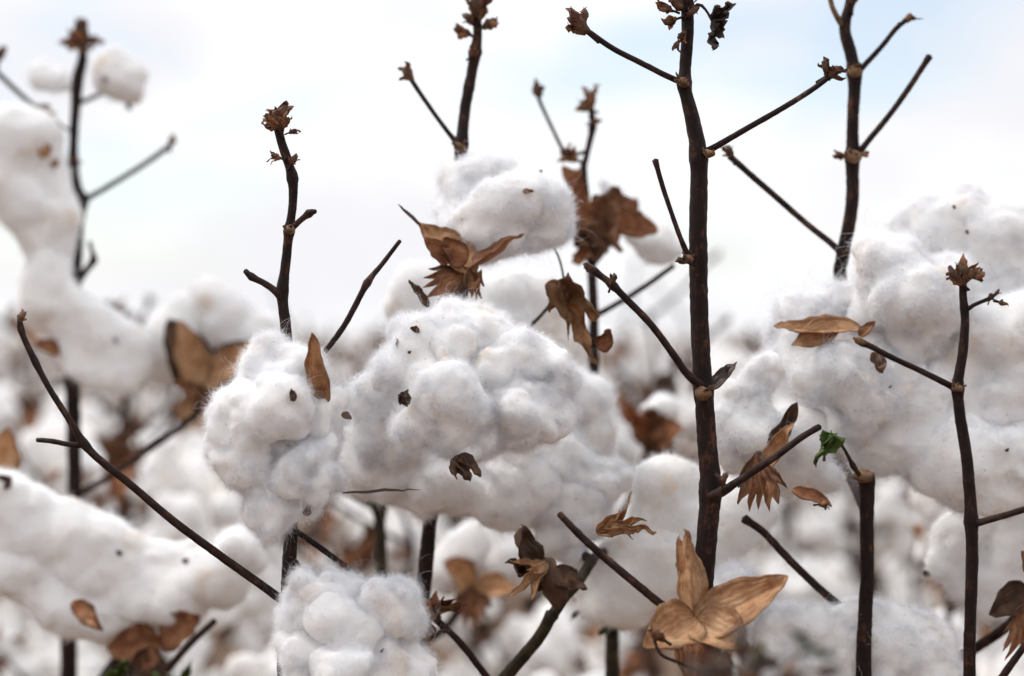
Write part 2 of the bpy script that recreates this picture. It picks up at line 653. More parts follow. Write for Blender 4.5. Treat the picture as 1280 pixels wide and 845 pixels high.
def relax(V, F, it):
    deg = np.zeros(len(V))
    pairs = [(F[:, k], F[:, (k + 1) % 4]) for k in range(4)]
    for i, j in pairs:
        deg += np.bincount(i, minlength=len(V)) + np.bincount(j, minlength=len(V))
    for _ in range(it):
        acc = np.zeros_like(V)
        for i, j in pairs:
            for k in range(3):
                acc[:, k] += np.bincount(i, V[j, k], len(V)) + np.bincount(j, V[i, k], len(V))
        V = 0.4 * V + 0.6 * acc / np.maximum(deg, 1)[:, None]
    return V


def lint_arrays(lobes, voxel=0.0016, amp=1.0, fibres=0, seed=0, flen=0.006, fwid=0.00007, puff=0.017):
    V, F = remeshed(lobes, voxel, 28 if voxel < .0017 else 22)
    n, _ = vnormals(V, F)
    warp = np.stack([perlin(V / 0.024 + 13 * k + seed) for k in range(3)], 1)
    w3 = np.stack([perlin(V / 0.010 + 17 * k + seed) for k in range(3)], 1)
    Q = V + warp * 0.016 + w3 * 0.006
    vary = np.clip(0.55 + 1.5 * perlin(V / 0.03 + seed * 1.9), 0.05, 1.25)
    d = (puffs(Q / puff + seed * 0.37) - 0.5) * puff * 0.32 * vary + perlin(Q / (puff * 1.6) + seed * 2.3) * puff * 0.66
    fold = perlin(Q / 0.026 + seed * 0.9)
    d = d - np.exp(-(fold / 0.09) ** 2) * 0.0026
    V = relax(V + n * (d * amp)[:, None], F, 4)
    n, _ = vnormals(V, F)
    w2 = np.stack([perlin(V / 0.006 + 23 * k + seed) for k in range(3)], 1)
    U = V + w2 * 0.004
    rag = np.clip(0.7 + 1.2 * perlin(V / 0.018 + seed * 4.1), 0.1, 1.6)
    d = (puffs(U / (puff * 0.45) + seed * 0.71) - 0.5) * puff * 0.11 + (perlin(U / 0.0066 + seed) * 0.0031 + np.abs(perlin(U / 0.0036 + seed)) * 0.0024) * rag
    V = relax(V + n * (d * amp)[:, None], F, 1)
    n, ar = vnormals(V, F)
    body = (V.copy(), F.copy())
    nb = len(F)
    if fibres:
        rng = np.random.RandomState(seed + 77)
        cen = V[F].mean(1)
        patch = np.clip(0.55 + 1.6 * perlin(cen / 0.011 + seed * 1.7), 0.06, 1.7)
        pr = ar * patch
        fi = rng.choice(len(F), fibres, p=pr / pr.sum())
        u, v = rng.rand(fibres, 1), rng.rand(fibres, 1)
        q = F[fi]
        lerp = lambda A: (A[q[:, 0]] * (1 - u) + A[q[:, 1]] * u) * (1 - v) + (A[q[:, 3]] * (1 - u) + A[q[:, 2]] * u) * v
        p, pn = lerp(V), norm(lerp(n))
        flow = np.stack([perlin(p / 0.006 + 31 * k + seed) for k in range(3)], 1)
        flow = flow - pn * (flow * pn).sum(1)[:, None]
        flow = norm(flow)
        rnd = rng.normal(size=(fibres, 3))
        kind = rng.rand(fibres, 1)
        wild = (patch[fi][:, None] > 0.8).astype(float)
        fly = (kind > 0.97 - 0.05 * wild).astype(float)
        strand = (kind > 0.991).astype(float)
        d = norm(pn * (0.50 + 0.30 * fly) + flow * 0.75 + rnd * 0.50)
        ln = flen * (0.4 + 0.8 * rng.rand(fibres, 1)) * (1 + 0.25 * fly + 2.0 * strand)
        curl = norm(rng.normal(size=(fibres, 3)))
        SEG = 5
        pts = [p - pn * 0.0002]
        for k in range(SEG):
            pts.append(pts[-1] + d * ln / SEG)
            turn = np.cross(curl, d)
            d = norm(d - pn * (0.19 - 0.10 * fly) + turn * 0.50 + rng.normal(size=(fibres, 3)) * 0.12)
        X = np.stack(pts, 1)
        side = norm(np.cross(X[:, -1] - X[:, 0], rng.normal(size=(fibres, 3))))
        wd = fwid * (0.6 + 0.8 * rng.rand(fibres, 1)) * np.array([1, 1, 1, 0.85, 0.6, 0.25])[None, :] * 0.5
        A = X + side[:, None, :] * wd[..., None]
        B = X - side[:, None, :] * wd[..., None]
        fv = np.stack([A, B], 2).reshape(-1, 3)
        b0 = len(V) + np.arange(fibres)[:, None] * (2 * (SEG + 1)) + np.arange(SEG)[None, :] * 2
        ff = np.stack([b0, b0 + 1, b0 + 3, b0 + 2], -1).reshape(-1, 4)
        V = np.concatenate([V, fv])
        F = np.concatenate([F, ff])
    return V, F, nb, body


def lint_mesh(name, V, F, nb, off=(0, 0, 0)):
    me = bpy.data.meshes.new(name)
    me.vertices.add(len(V))
    me.vertices.foreach_set('co', (V - np.array(off)).astype(np.float32).ravel())
    me.loops.add(len(F) * 4)
    me.loops.foreach_set('vertex_index', F.astype(np.int32).ravel())
    me.polygons.add(len(F))
    me.polygons.foreach_set('loop_start', np.arange(len(F), dtype=np.int32) * 4)
    mi = np.zeros(len(F), np.int32)
    mi[nb:] = 1
    me.materials.append(LINT)
    me.materials.append(FIBRE)
    me.polygons.foreach_set('material_index', mi)
    me.polygons.foreach_set('use_smooth', np.ones(len(F), bool))
    me.update(calc_edges=True)
    return me


# ------------------------------------------------------------------ near plants
def plant(label, ground, group=None, name='cotton_plant'):
    o = bpy.data.objects.new(name, None)
    o.empty_display_size = 0.05
    COL.objects.link(o)
    o.location = (ground[0], ground[1], 0)
    o['label'] = label
    o['category'] = 'cotton plant'
    if group:
        o['group'] = group
    return o


def stick(pl, pts, name='branch', m=None, lumps=(), seed=0, parent=None, sides=12, label=None, step=0.002):
    """A branch or stem through (px, py, distance, half-width in px)."""
    mb = MB()
    C = [P(a, b, y) for a, b, y, r in pts]
    rr = [r * K * y * 0.82 for a, b, y, r in pts]
    ls = [(P(a, b, y), g, s * K * y) for a, b, y, g, s in lumps]
    tube(mb, C, rr, m or TWIG, seed=seed, lumps=ls, sides=sides, step=step)
    o = mb.build(name, parent or pl, pl.location)
    if label:
        o['label'] = label
    return o


def stem(pl, pts, lumps=(), seed=0, m=None, label=None):
    """The visible stem, carried on down to the ground at the plant's foot."""
    a, b, y, r = pts[-1]
    q = P(a, b, y)
    g = Vector((pl.location.x, pl.location.y, -0.03))
    C = [P(a, b, y) for a, b, y, r in pts]
    rr = [r * K * y * 0.82 for a, b, y, r in pts]
    for t in (0.25, 0.6, 1.0):
        C.append(q.lerp(g, t) + Vector((0.006 * math.sin(9 * t + seed), 0.004, 0)) * (1 - t))
        rr.append(rr[len(pts) - 1] * (1 + 0.25 * t))
    mb = MB()
    ls = [(P(a, b, y), g_, s * K * y) for a, b, y, g_, s in lumps]
    tube(mb, C, rr, m or BARK, seed=seed, lumps=ls, sides=18, step=0.0022)
    o = mb.build('stem', pl, pl.location)
    if label:
        o['label'] = label
    return o


def node(pl, parent, px, py, Y, rp, seed=0, m=None):
    """Ring of scar tissue and torn scraps where a branch leaves its stem."""
    mb = MB()
    c = P(px, py, Y)
    s = K * Y
    lump(mb, c + Vector((0, -rp * s * 0.25, 0)), (0.2, 0, 1), rp * s * 0.75, rp * s * 1.02, m or SCAR, seed, 0.22, 12)
    rng = random.Random(seed)
    for k in range(4):
        a = rng.uniform(-1.0, 1.0)
        d = Vector((math.sin(a * 1.6), -0.7, rng.uniform(0.0, 0.9)))
        blade(mb, c + d * rp * s * 0.6, c + d * rp * s * rng.uniform(1.2, 1.9), rp * s * rng.uniform(0.2, 0.4), Vector((0.3, -1, 0.4)), 'valve', m or SCAR, curl=0.5, cup=0.6, crumple=0.3, seed=seed + k, res=(6, 5), thick=0.0003)
    return mb.build('node', parent, pl.location)


class Boll:
    def __init__(s, pl, Y, label=None):
        s.pl, s.Y = pl, Y
        s.o = bpy.data.objects.new('boll', None)
        COL.objects.link(s.o)
        s.o.parent = pl
        s.o.empty_display_size = 0.02
        if label:
            s.o['label'] = label
        s.bv, s.bf, s.nv = [], [], 0

    def lock(s, lobes, fib=9000, voxel=0.0014, seed=0, dY=0.0, puff=0.017, flen=0.0060, fwid=0.000055, amp=1.0, grow=0.96):
        if voxel > .0017:
            amp = amp * .85
        L = []
        rg = random.Random(seed)
        for q in lobes:
            px, py, r = q[:3]
            y = s.Y + dY + (q[3] if len(q) > 3 else 0)
            c0, r0 = P(px, py, y), r * K * y * grow
            L.append((c0, r0 * 0.94))
            for _ in range(3):
                dv = Vector((rg.gauss(0, 1), rg.gauss(0, .7), rg.gauss(0, 1))).normalized()
                rs = r0 * rg.uniform(.35, .62)
                L.append((c0 + dv * (r0 * 1.06 - rs) , rs))
        V, F, nb, body = lint_arrays(L, voxel, amp, int(fib * (2.4 if voxel < .0017 else 2.2 if voxel < .0021 else 1.2)), seed, flen, fwid, puff)
        s.bv.append(body[0])
        s.bf.append(body[1] + s.nv)
        s.nv += len(body[0])
        return link('lint_lock', lint_mesh('lint_lock', V, F, nb, s.pl.location), s.o)

    def hit(s, px, py):
        """Where the lint's surface lies in the direction of (px, py)."""
        if not hasattr(s, 'tree') or s.tree[0] != s.nv:
            s.tree = (s.nv, BVHTree.FromPolygons(np.concatenate(s.bv).tolist(), np.concatenate(s.bf).tolist()))
        d = (P(px, py, 1) - cam_ob.location).normalized()
        h = s.tree[1].ray_cast(cam_ob.location, d)
        return h[0] if h[0] is not None else P(px, py, s.Y)

    def fleck(s, px, py, length, ang, wid=0.35, m=None, seed=0):
        """A scrap of dead leaf caught in the lint."""
        mb = MB()
        c = s.hit(px, py) + Vector((0, -0.0012, 0))
        L = length * K * s.Y * 0.8
        d = Vector((math.cos(R(ang)), 0, math.sin(R(ang)))) * L / 2
        blade(mb, c - d, c + d, L * wid, (0.1, -1, 0.3), 'valve', m or DARKHUSK, curl=0.25, cup=0.5, crumple=0.35, seed=seed, res=(8, 6), thick=0.0003, twist=40)
        return mb.build('leaf_fragment', s.o, s.pl.location)

    def husk(s, base, tip, wid, face=(0, -1, 0.2), kind='valve', m=None, name='burr_valve', parent=None, label=None, **kw):
        mb = MB()
        blade(mb, P(*base), P(*tip), wid * K * base[2], face, kind, m or TAN, **kw)
        o = mb.build(name, parent or s.o, s.pl.location)
        if label:
            o['label'] = label
        return o

    def shreds(s, base, tips, wid, m=None, seed=0, name='bract', curl=.3):
        """A bract withered to a bundle of curling strips."""
        mb = MB()
        for j, q in enumerate(tips):
            blade(mb, P(*base), P(*q), wid * K * base[2], (math.sin(j * 2.1) * .6, -1, math.cos(j * 1.7) * .6), 'valve', m or TAN, curl=curl * math.sin(j * 2.7 + seed), cup=.7, crumple=.22, seed=seed + j, res=(16, 6), twist=50 * math.sin(j + seed))
        return mb.build(name, s.o, s.pl.location)

    def cup(s, px, py, Y, rp, ax, seed=0, spread=0.8, n=5, m=None):
        """The burr under the lint: a woody knob with valves splayed round it."""
        mb = MB()
        c = P(px, py, Y)
        k = K * Y
        ax = Vector(ax).normalized()
        lump(mb, c, ax, rp * k * 0.45, rp * k * 0.4, m or BROWN, seed, 0.15, 10)
        e1 = ax.orthogonal().normalized()
        e2 = ax.cross(e1)
        for j in range(n):
            a = 2 * math.pi * j / n + seed
            rad = e1 * math.cos(a) + e2 * math.sin(a)
            blade(mb, c + rad * rp * k * 0.15, c + ax * rp * k * 0.55 + rad * rp * k * (0.6 + 0.4 * spread), rp * k * 0.36, ax, 'valve', m or BROWN, curl=0.25, cup=0.45, crumple=0.08, seed=seed * 9 + j, res=(10, 8), thick=0.0008)
        return mb.build('burr', s.o, s.pl.location)


def leaf(pl, base, tip, wid, name='dry_leaf', face=(0, -1, 0.2), kind='leaf', m=None, parent=None, label=None, stalk=None, **kw):
    mb = MB()
    blade(mb, P(*base), P(*tip), wid * K * base[2], face, kind, m or BROWN, **kw)
    if stalk:
        tube(mb, [P(*q[:3]) for q in stalk], [q[3] * K * q[2] for q in stalk], TWIG, step=0.002, sides=8)
    o = mb.build(name, parent or pl, pl.location)
    if label:
        o['label'] = label
    return o


def ground_under(px, Y, dx=0.0):
    return ((px - 640) * K * Y + dx, Y)


# ------------------------------------------------------------------ ground
def make_ground():
    n = 90
    g = np.linspace(-1, 1, n)
    ax = np.sign(g) * (np.abs(g) ** 3) * 900
    X, Y = np.meshgrid(ax, ax + 0.0)
    q = np.stack([X.ravel(), Y.ravel(), np.zeros(n * n)], 1)
    q[:, 2] = perlin(q / 0.6) * 0.03 - 0.01
    F = [(j * n + i, j * n + i + 1, (j + 1) * n + i + 1, (j + 1) * n + i) for j in range(n - 1) for i in range(n - 1)]
    mb = MB()
    mb.add(q, F, [(0, 0)] * len(q), SOIL)
    o = mb.build('ground')
    o['kind'] = 'structure'


make_ground()

# ================================================================== the tall dark stem right of the middle
Y = 0.92
A = plant('tallest dark bare stem with four twigs and an empty tan burr at its foot', ground_under(872, Y, 0.02))
st = stem(A, [(858, -60, Y, 9), (859, -10, Y, 10), (860, 40, Y, 9.5), (857, 85, Y, 9), (856, 110, Y, 9.5), (866, 150, Y, 11.5), (874, 200, Y, 13), (873, 300, Y, 14), (874, 400, Y, 14),
              (879, 480, Y, 14.5), (884, 560, Y, 15), (888, 610, Y, 16), (883, 680, Y, 16), (878, 750, Y, 15), (872, 860, Y, 16)],
          lumps=[(854, 104, Y, .35, 8), (876, 195, Y, .2, 12), (880, 487, Y, .12, 10), (893, 615, Y, .15, 14), (864, 326, Y, .1, 10)], seed=1)
for (q, r, s) in (((853, 103, Y - .004), 8, 1), ((879, 492, Y - .006), 11, 2), ((860, 324, Y - .008), 7, 3), ((886, 192, Y - .005), 7, 4)):
    node(A, st, *q, r, seed=s)
br = stick(A, [(856, 104, Y, 5), (838, 97, Y - .002, 4.6), (800, 78, Y - .004, 4.4), (765, 60, Y - .005, 4.4), (735, 39, Y - .006, 4.2)], seed=2)
bud(br, P(724, 32, Y - .006), (-.6, 0, .5), 34 * K * Y, 5, RUST, 6, off=A.location)
bud(br, P(730, 22, Y - .006), (.1, 0, .9), 20 * K * Y, 6, RUST, 4, off=A.location)
br = stick(A, [(882, 190, Y, 6), (897, 182, Y - .002, 5), (935, 160, Y - .006, 4.6), (980, 134, Y - .01, 4.4), (1015, 112, Y - .012, 4.2), (1036, 96, Y - .012, 4.4)], seed=3)
bud(br, P(1042, 90, Y - .012), (.8, -.1, .5), 26 * K * Y, 7, RUST, 6, off=A.location)
bud(br, P(1032, 84, Y - .014), (-.3, -.2, .9), 18 * K * Y, 8, RUST, 3, off=A.location)
br = stick(A, [(876, 482, Y - .004, 7.5), (858, 466, Y - .008, 6), (838, 438, Y - .012, 5.6), (812, 404, Y - .015, 5.4), (785, 376, Y - .017, 5.6), (764, 355, Y - .018, 5.2), (740, 337, Y - .018, 5)],
           lumps=[(766, 356, Y - .018, .5, 6), (742, 339, Y - .018, .4, 6)], seed=4)
bud(br, P(737, 334, Y - .019), (-.7, 0, .5), 20 * K * Y, 9, DARKHUSK, 4, off=A.location)
bud(br, P(766, 350, Y - .02), (.3, 0, .9), 17 * K * Y, 10, DARKHUSK, 3, off=A.location)
br = stick(A, [(861, 322, Y - .004, 5), (850, 296, Y - .006, 3.8), (838, 262, Y - .006, 3.6), (828, 232, Y - .006, 3.8), (819, 200, Y - .006, 4)], lumps=[(819, 201, Y - .006, .3, 5)], seed=5)
bud(br, P(852, 326, Y - .012), (-.6, -.3, .2), 16 * K * Y, 11, DARKHUSK, 4, off=A.location)
br = stick(A, [(888, 622, Y - .004, 9), (908, 611, Y - .008, 6.5), (940, 590, Y - .012, 5.8), (975, 567, Y - .016, 5.4), (1003, 546, Y - .019, 5.2), (1025, 533, Y - .02, 5)], lumps=[(905, 612, Y - .008, .2, 8)], seed=6)
bud(br, P(904, 600, Y - .012), (.1, -.2, 1), 17 * K * Y, 12, DARKHUSK, 4, off=A.location)
br = stick(A, [(857, 24, Y, 5), (872, 6, Y, 3), (882, 12, Y - .002, 2), (891, 28, Y - .004, 2)], seed=7)
leaf(A, (889, 26, Y - .004), (884, 66, Y - .006), 13, 'curled_leaf', kind='leaf', m=GREY, parent=br, spread=80, crumple=.35, seed=3, face=(.7, -.7, .2))
leaf(A, (891, 30, Y - .004), (919, 6, Y - .006), 17, 'curled_leaf', kind='leaf', m=GREY, parent=br, spread=70, crumple=.4, seed=8, curl=.3, face=(.3, -.9, .5))
for (px, py, sz, dx, dz, sd) in ((846, 4, 24, -.6, .7, 21), (832, 10, 20, -.9, .3, 22), (866, 14, 18, .6, .5, 23), (838, 26, 20, -.9, -.3, 24), (858, -12, 30, 0, 1, 25), (852, 44, 16, -.6, -.6, 26), (846, 56, 12, -.3, -.9, 27)):
    bud(st, P(px, py, Y - .006), (dx, -.2, dz), sz * K * Y, sd, RUST if sd % 2 else BROWN, 5, off=A.location)
# long twig running up-left from the empty burr
br = stick(A, [(872, 800, Y - .03, 8), (846, 770, Y - .034, 7), (822, 752, Y - .036, 6.6), (790, 726, Y - .038, 6.4), (752, 694, Y - .04, 6.2), (724, 668, Y - .042, 5.8), (699, 642, Y - .044, 5)], seed=8)
br2 = stick(A, [(872, 862, Y - .008, 7), (878, 826, Y - .026, 6), (872, 796, Y - .032, 6)], seed=9)
B = Boll(A, Y - .04, 'empty tan burr with dry wing-like bracts spread open')
y = Y - .045
B.husk((868, 772, y), (848, 662, y + .004), 21, (.75, -.6, .1), m=TAN, curl=.05, cup=.75, seed=31, crumple=.07, res=(26, 17), twist=25)
B.husk((868, 776, y), (852, 668, y + .012), 13, (-.8, -.5, .1), m=TAN, curl=.02, cup=.7, seed=36, crumple=.07, res=(22, 13))
B.husk((866, 790, y - .003), (986, 722, y - .006), 34, (-.25, -.8, .55), m=TAN, curl=.02, cup=.4, seed=32, crumple=.07, res=(28, 19))
B.husk((868, 776, y - .002), (934, 806, y - .024), 33, (-.2, -.7, .7), m=TAN, curl=-.16, cup=.45, seed=33, crumple=.1, res=(24, 17))
B.husk((870, 772, y - .002), (812, 800, y - .026), 33, (.15, -.8, .5), m=TAN, curl=-.2, cup=.4, seed=34, crumple=.1, res=(24, 17))
B.husk((868, 778, y + .004), (868, 858, y - .022), 30, (0, -.9, .4), m=BROWN, curl=-.1, cup=.5, seed=35, crumple=.12, res=(20, 15))
bud(B.o, P(822, 795, y - .03), (-.7, -.4, .5), 24 * K * y, 36, DARKHUSK, 5, off=A.location)
stick(A, [(818, 800, y - .028, 3), (826, 818, y - .03, 2.6), (848, 828, y - .024, 2.6), (868, 836, y - .016, 3)], 'tendril', seed=10, parent=B.o, sides=8)

# ================================================================== left stem with the sharp left boll
Y = 0.93
Bp = plant('dark upright stem carrying a sharp lumpy boll below its forked tip', ground_under(360, Y))
st = stem(Bp, [(345, 150, Y, 6.5), (352, 178, Y, 7), (361, 205, Y, 7), (366, 225, Y, 7.5), (366, 255, Y, 6.5), (361, 290, Y, 6.8), (357, 330, Y, 7.5), (353, 370, Y, 8), (358, 420, Y, 8.5), (364, 520, Y + .012, 9), (365, 640, Y + .012, 10), (361, 720, Y + .008, 11), (356, 870, Y + .01, 12)],
           lumps=[(365, 222, Y, .3, 7), (362, 288, Y, .4, 7), (350, 362, Y, .3, 10), (350, 196, Y, .35, 6)], seed=11)
for q in ((346, 150, 26, -.3, .9, 40), (352, 140, 24, .5, .9, 41), (338, 158, 18, -.8, .2, 42), (366, 164, 12, .8, .3, 43), (345, 196, 14, -.8, .3, 44), (367, 200, 16, .5, .8, 45), (356, 152, 20, .2, .8, 46), (341, 148, 16, -.6, .6, 47)):
    bud(st, P(q[0], q[1], Y - .004), (q[3], -.2, q[4]), q[2] * K * Y, q[5], RUST if q[5] % 2 else BROWN, 5, off=Bp.location)
node(Bp, st, 362, 287, Y - .004, 7, 12)
br = stick(Bp, [(362, 288, Y, 5), (375, 276, Y - .004, 4.5), (386, 267, Y - .006, 5), (395, 264, Y - .007, 3)], lumps=[(388, 267, Y - .006, .4, 5)], seed=12)
br = stick(Bp, [(352, 372, Y, 7), (342, 362, Y - .005, 5.6), (328, 353, Y - .008, 5), (314, 346, Y - .009, 5), (306, 338, Y - .009, 4)], lumps=[(315, 346, Y - .009, .3, 5)], seed=13)
br = stick(Bp, [(366, 490, Y + .012, 6), (388, 455, Y + .01, 5), (405, 440, Y + .008, 4.6), (432, 404, Y + .008, 4.6), (459, 354, Y + .006, 4.8), (478, 330, Y + .006, 3.8), (500, 301, Y + .004, 3.2)], lumps=[(459, 354, Y + .006, .4, 6)], seed=14)
br = stick(Bp, [(362, 756, Y + .004, 8), (344, 744, Y - .006, 7), (325, 730, Y - .008, 6.8), (270, 691, Y - .014, 6.6), (215, 650, Y - .02, 6.4), (160, 603, Y - .024, 6), (112, 563, Y - .028, 6.2), (85, 522, Y - .03, 5.2), (60, 482, Y - .031, 4.8), (38, 440, Y - .031, 5), (26, 412, Y - .031, 4.4), (24, 394, Y - .031, 4)],
           lumps=[(104, 556, Y - .028, .35, 7), (46, 452, Y - .031, .25, 8), (28, 410, Y - .031, .3, 6)], seed=15, label='long bare twig curving up towards the left edge')
bud(br, P(27, 396, Y - .032), (.3, 0, .9), 15 * K * Y, 48, DARKHUSK, 4, off=Bp.location)
stick(Bp, [(104, 557, Y - .028, 4.5), (84, 555, Y - .03, 4), (62, 551, Y - .03, 4), (46, 550, Y - .03, 3.4)], 'twig', seed=16, parent=br)
br = stick(Bp, [(330, 640, Y + .02, 3), (352, 652, Y + .016, 4), (385, 674, Y + .012, 4.6), (425, 703, Y + .01, 4.6), (470, 738, Y + .012, 5)], seed=17)
L1 = Boll(Bp, 0.905, 'sharp lumpy hanging boll, one tan husk blade at its top')
L1.lock([(318, 456, 18), (340, 446, 22), (336, 464, 32), (372, 460, 34), (392, 480, 22), (318, 472, 20)], 12000, seed=51, puff=.021, dY=.008)
L1.lock([(312, 520, 40), (300, 555, 40), (318, 590, 32), (350, 505, 36, -.008), (284, 545, 18)], 14000, seed=52, puff=.023)
L1.lock([(345, 548, 42, .008), (398, 522, 34, .004), (415, 545, 26, .006), (380, 550, 30, .006), (418, 510, 20, .008)], 10000, seed=53, puff=.02)
L1.lock([(392, 588, 36, -.006), (418, 598, 22), (365, 590, 30, -.004), (410, 565, 24)], 11000, seed=54, puff=.02)
L1.lock([(342, 655, 22), (336, 640, 28), (342, 625, 36), (358, 650, 22), (330, 600, 28), (378, 632, 28)], 11000, seed=55, puff=.02)
L1.husk((408, 502, .902), (389, 417, .889), 17, (-.45, -.9, .1), m=TAN, curl=-.04, cup=.55, seed=56, crumple=.05, res=(22, 13))
L1.husk((428, 516, .897), (440, 526, .893), 5, (.3, -.9, .2), m=DARKHUSK, seed=57, res=(8, 7))
L1.fleck(365, 494, 20, 115, .3, DARKHUSK, 58)
L1.fleck(384, 638, 16, 80, .4, RUST, 60)
L1.cup(366, 530, .925, 40, (-.2, -.9, .3), 63)
L2 = Boll(Bp, 0.90, 'pillowy sharp boll cut by the lower edge')
L2.lock([(388, 748, 34), (410, 735, 30), (372, 775, 28), (430, 745, 28)], 11000, seed=71, puff=.02)
L2.lock([(478, 752, 32), (496, 770, 28), (470, 790, 30), (500, 740, 20)], 11000, seed=72, puff=.019)
L2.lock([(380, 810, 38), (415, 830, 44), (385, 850, 36)], 11000, seed=73, puff=.022)
L2.lock([(450, 790, 38, -.006), (440, 830, 40, -.008), (425, 775, 34, -.004)], 11000, seed=74, puff=.021)
L2.lock([(490, 820, 38), (500, 855, 34), (470, 855, 42)], 10000, seed=75, puff=.021)
L2.fleck(430, 705, 12, 20, .3, RUST, 76)
L2.fleck(478, 812, 10, 60, .12, DARKHUSK, 77)
L2.cup(430, 830, .93, 46, (0, -.8, .5), 78)
stick(Bp, [(430, 834, .935, 8), (400, 850, Y + .012, 8), (358, 880, Y + .012, 9)], 'peduncle', seed=18)
leaf(Bp, (352, 704, .945), (390, 706, .94), 12, 'bract', kind='bract', m=BROWN, seed=19, crumple=.3, spread=45)

# ================================================================== soft cluster under the centre boll
Y = 1.0
Dp = plant('forked brown stalk with a soft-edged wide cluster below the centre boll', ground_under(600, Y))
st = stem(Dp, [(690, 768, Y - .01, 9), (672, 800, Y - .005, 9.5), (630, 848, Y, 10), (606, 880, Y, 11), (600, 930, Y, 12)], lumps=[(694, 764, Y - .01, .35, 10)], seed=31, m=STALK)
stick(Dp, [(690, 770, Y - .01, 9), (706, 746, Y - .006, 8.5), (722, 728, Y, 8.5), (740, 700, Y + .01, 8)], seed=32, m=STALK)
br = stick(Dp, [(620, 862, Y, 6), (600, 835, Y - .004, 5.6), (572, 800, Y - .008, 5.4), (540, 770, Y - .01, 5.6)], seed=33)
bud(br, P(538, 764, Y - .012), (-.5, 0, .7), 34 * K * Y, 34, BROWN, 6, off=Dp.location)
leaf(Dp, (534, 768, Y - .01), (590, 748, Y - .014), 12, 'bract', kind='bract', m=BROWN, parent=br, seed=35, crumple=.3, spread=35)
leaf(Dp, (532, 766, Y - .01), (536, 810, Y - .012), 20, 'bract', kind='bract', m=BROWN, parent=br, seed=36, crumple=.3, spread=35)
Q = Boll(Dp, 1.03, 'broad soft-edged cluster of lint below the centre boll')
Q.lock([(505, 570, 40), (470, 580, 40, .0), (500, 600, 45), (450, 570, 26), (530, 615, 42)], 9000, seed=111, puff=.03, voxel=.002, fwid=.0001)
Q.lock([(585, 612, 46), (635, 618, 46), (665, 605, 38), (610, 645, 24), (545, 605, 40)], 10000, seed=112, puff=.034, voxel=.002, fwid=.0001)
Q.lock([(660, 565, 40), (705, 580, 48), (745, 600, 44), (770, 590, 34), (690, 550, 36)], 11000, seed=113, puff=.026, voxel=.002, fwid=.0001)
Q.lock([(690, 640, 44), (705, 670, 40), (680, 685, 32), (735, 640, 38), (720, 700, 18)], 10000, seed=114, puff=.028, voxel=.002, fwid=.0001)
Q.lock([(720, 510, 40, .02), (735, 545, 36, .02), (700, 480, 34, .03), (740, 565, 30, .02)], 8000, seed=115, puff=.03, voxel=.002, fwid=.0001)
Q.husk((676, 738, Y - .018), (642, 650, Y - .03), 16, (.5, -.8, .1), m=DARKHUSK, seed=116, crumple=.3, cup=.5)
mb = MB()
lump(mb, P(690, 725, Y - .02), (.35, 0, -.9), 30 * K * Y, 15 * K * Y, DARKHUSK, 117, .35, 14)
mb.build('burr', Q.o, Dp.location)
Q.husk((684, 720, Y - .022), (628, 706, Y - .03), 14, (.2, -.9, .3), m=DARKHUSK, seed=118, crumple=.35, cup=.6)
Q.shreds((684, 704, Y - .03), [(642, 742, Y - .044), (652, 722, Y - .044), (660, 736, Y - .046), (634, 712, Y - .04)], 6, TAN, 119, curl=.4)
Q.husk((690, 712, Y - .022), (730, 738, Y - .02), 15, (.2, -.9, .3), m=DARKHUSK, seed=120, crumple=.3)
Q.shreds((746, 666, Y - .05), [(812, 642, Y - .06), (798, 630, Y - .056), (808, 656, Y - .064), (790, 664, Y - .06), (776, 640, Y - .058), (822, 648, Y - .06)], 6.5, TAN, 121)
Q.cup(700, 640, 1.07, 50, (0, -.8, .5), 123)
stick(Dp, [(700, 645, 1.075, 8), (715, 680, 1.06, 8), (740, 702, Y + .012, 8)], 'peduncle', seed=37)
Q2 = Boll(Dp, 1.07, 'blurred low mound of lint behind the dark stem')
Q2.lock([(820, 620, 50), (860, 650, 55), (800, 660, 50), (850, 610, 36)], 4000, seed=131, puff=.04, voxel=.0026, fwid=.00014)
Q2.lock([(790, 710, 52), (765, 735, 45), (830, 700, 50), (735, 720, 34)], 4000, seed=132, puff=.04, voxel=.0026, fwid=.00014)
Q2.lock([(905, 660, 45), (890, 700, 45), (935, 650, 30)], 3000, seed=133, puff=.04, voxel=.0026, fwid=.00014)
Q2.cup(810, 700, 1.11, 60, (0, -.9, .4), 134)
stick(Dp, [(806, 700, 1.112, 7), (760, 690, 1.07, 7), (738, 700, Y + .013, 7)], 'peduncle', seed=38)

# ================================================================== upper boll and its plant
Y = 1.03
E = plant('budded dark stem bearing the big sharp centre boll and the one above it', ground_under(526, Y))
st = stem(E, [(596, 10, Y, 6), (597, 40, Y, 7), (594, 65, Y, 8.5), (589, 95, Y, 8), (581, 140, Y, 8.5), (576, 190, Y, 9), (574, 215, Y + .02, 9), (572, 290, Y + .05, 9), (573, 360, Y + .035, 10), (576, 480, Y + .05, 10), (562, 590, Y + .04, 10), (540, 640, Y + .012, 10), (534, 690, Y + .005, 11.5), (528, 745, Y + .005, 12), (520, 800, Y + .008, 12.5), (524, 870, Y + .01, 13)],
          lumps=[(575, 180, Y, .4, 9), (594, 66, Y, .3, 7), (582, 108, Y, .2, 6)], seed=41)
for q in ((594, 8, 30, 0, 1, 400), (578, 40, 22, -.8, .3, 401), (612, 30, 22, .8, .4, 402), (592, 66, 14, .5, .5, 403), (586, 24, 18, -.5, .7, 404), (602, 18, 18, .4, .8, 405)):
    bud(st, P(q[0], q[1], Y - .004), (q[3], -.2, q[4]), q[2] * K * Y, q[5], BROWN if q[5] % 2 else RUST, 5, off=E.location)
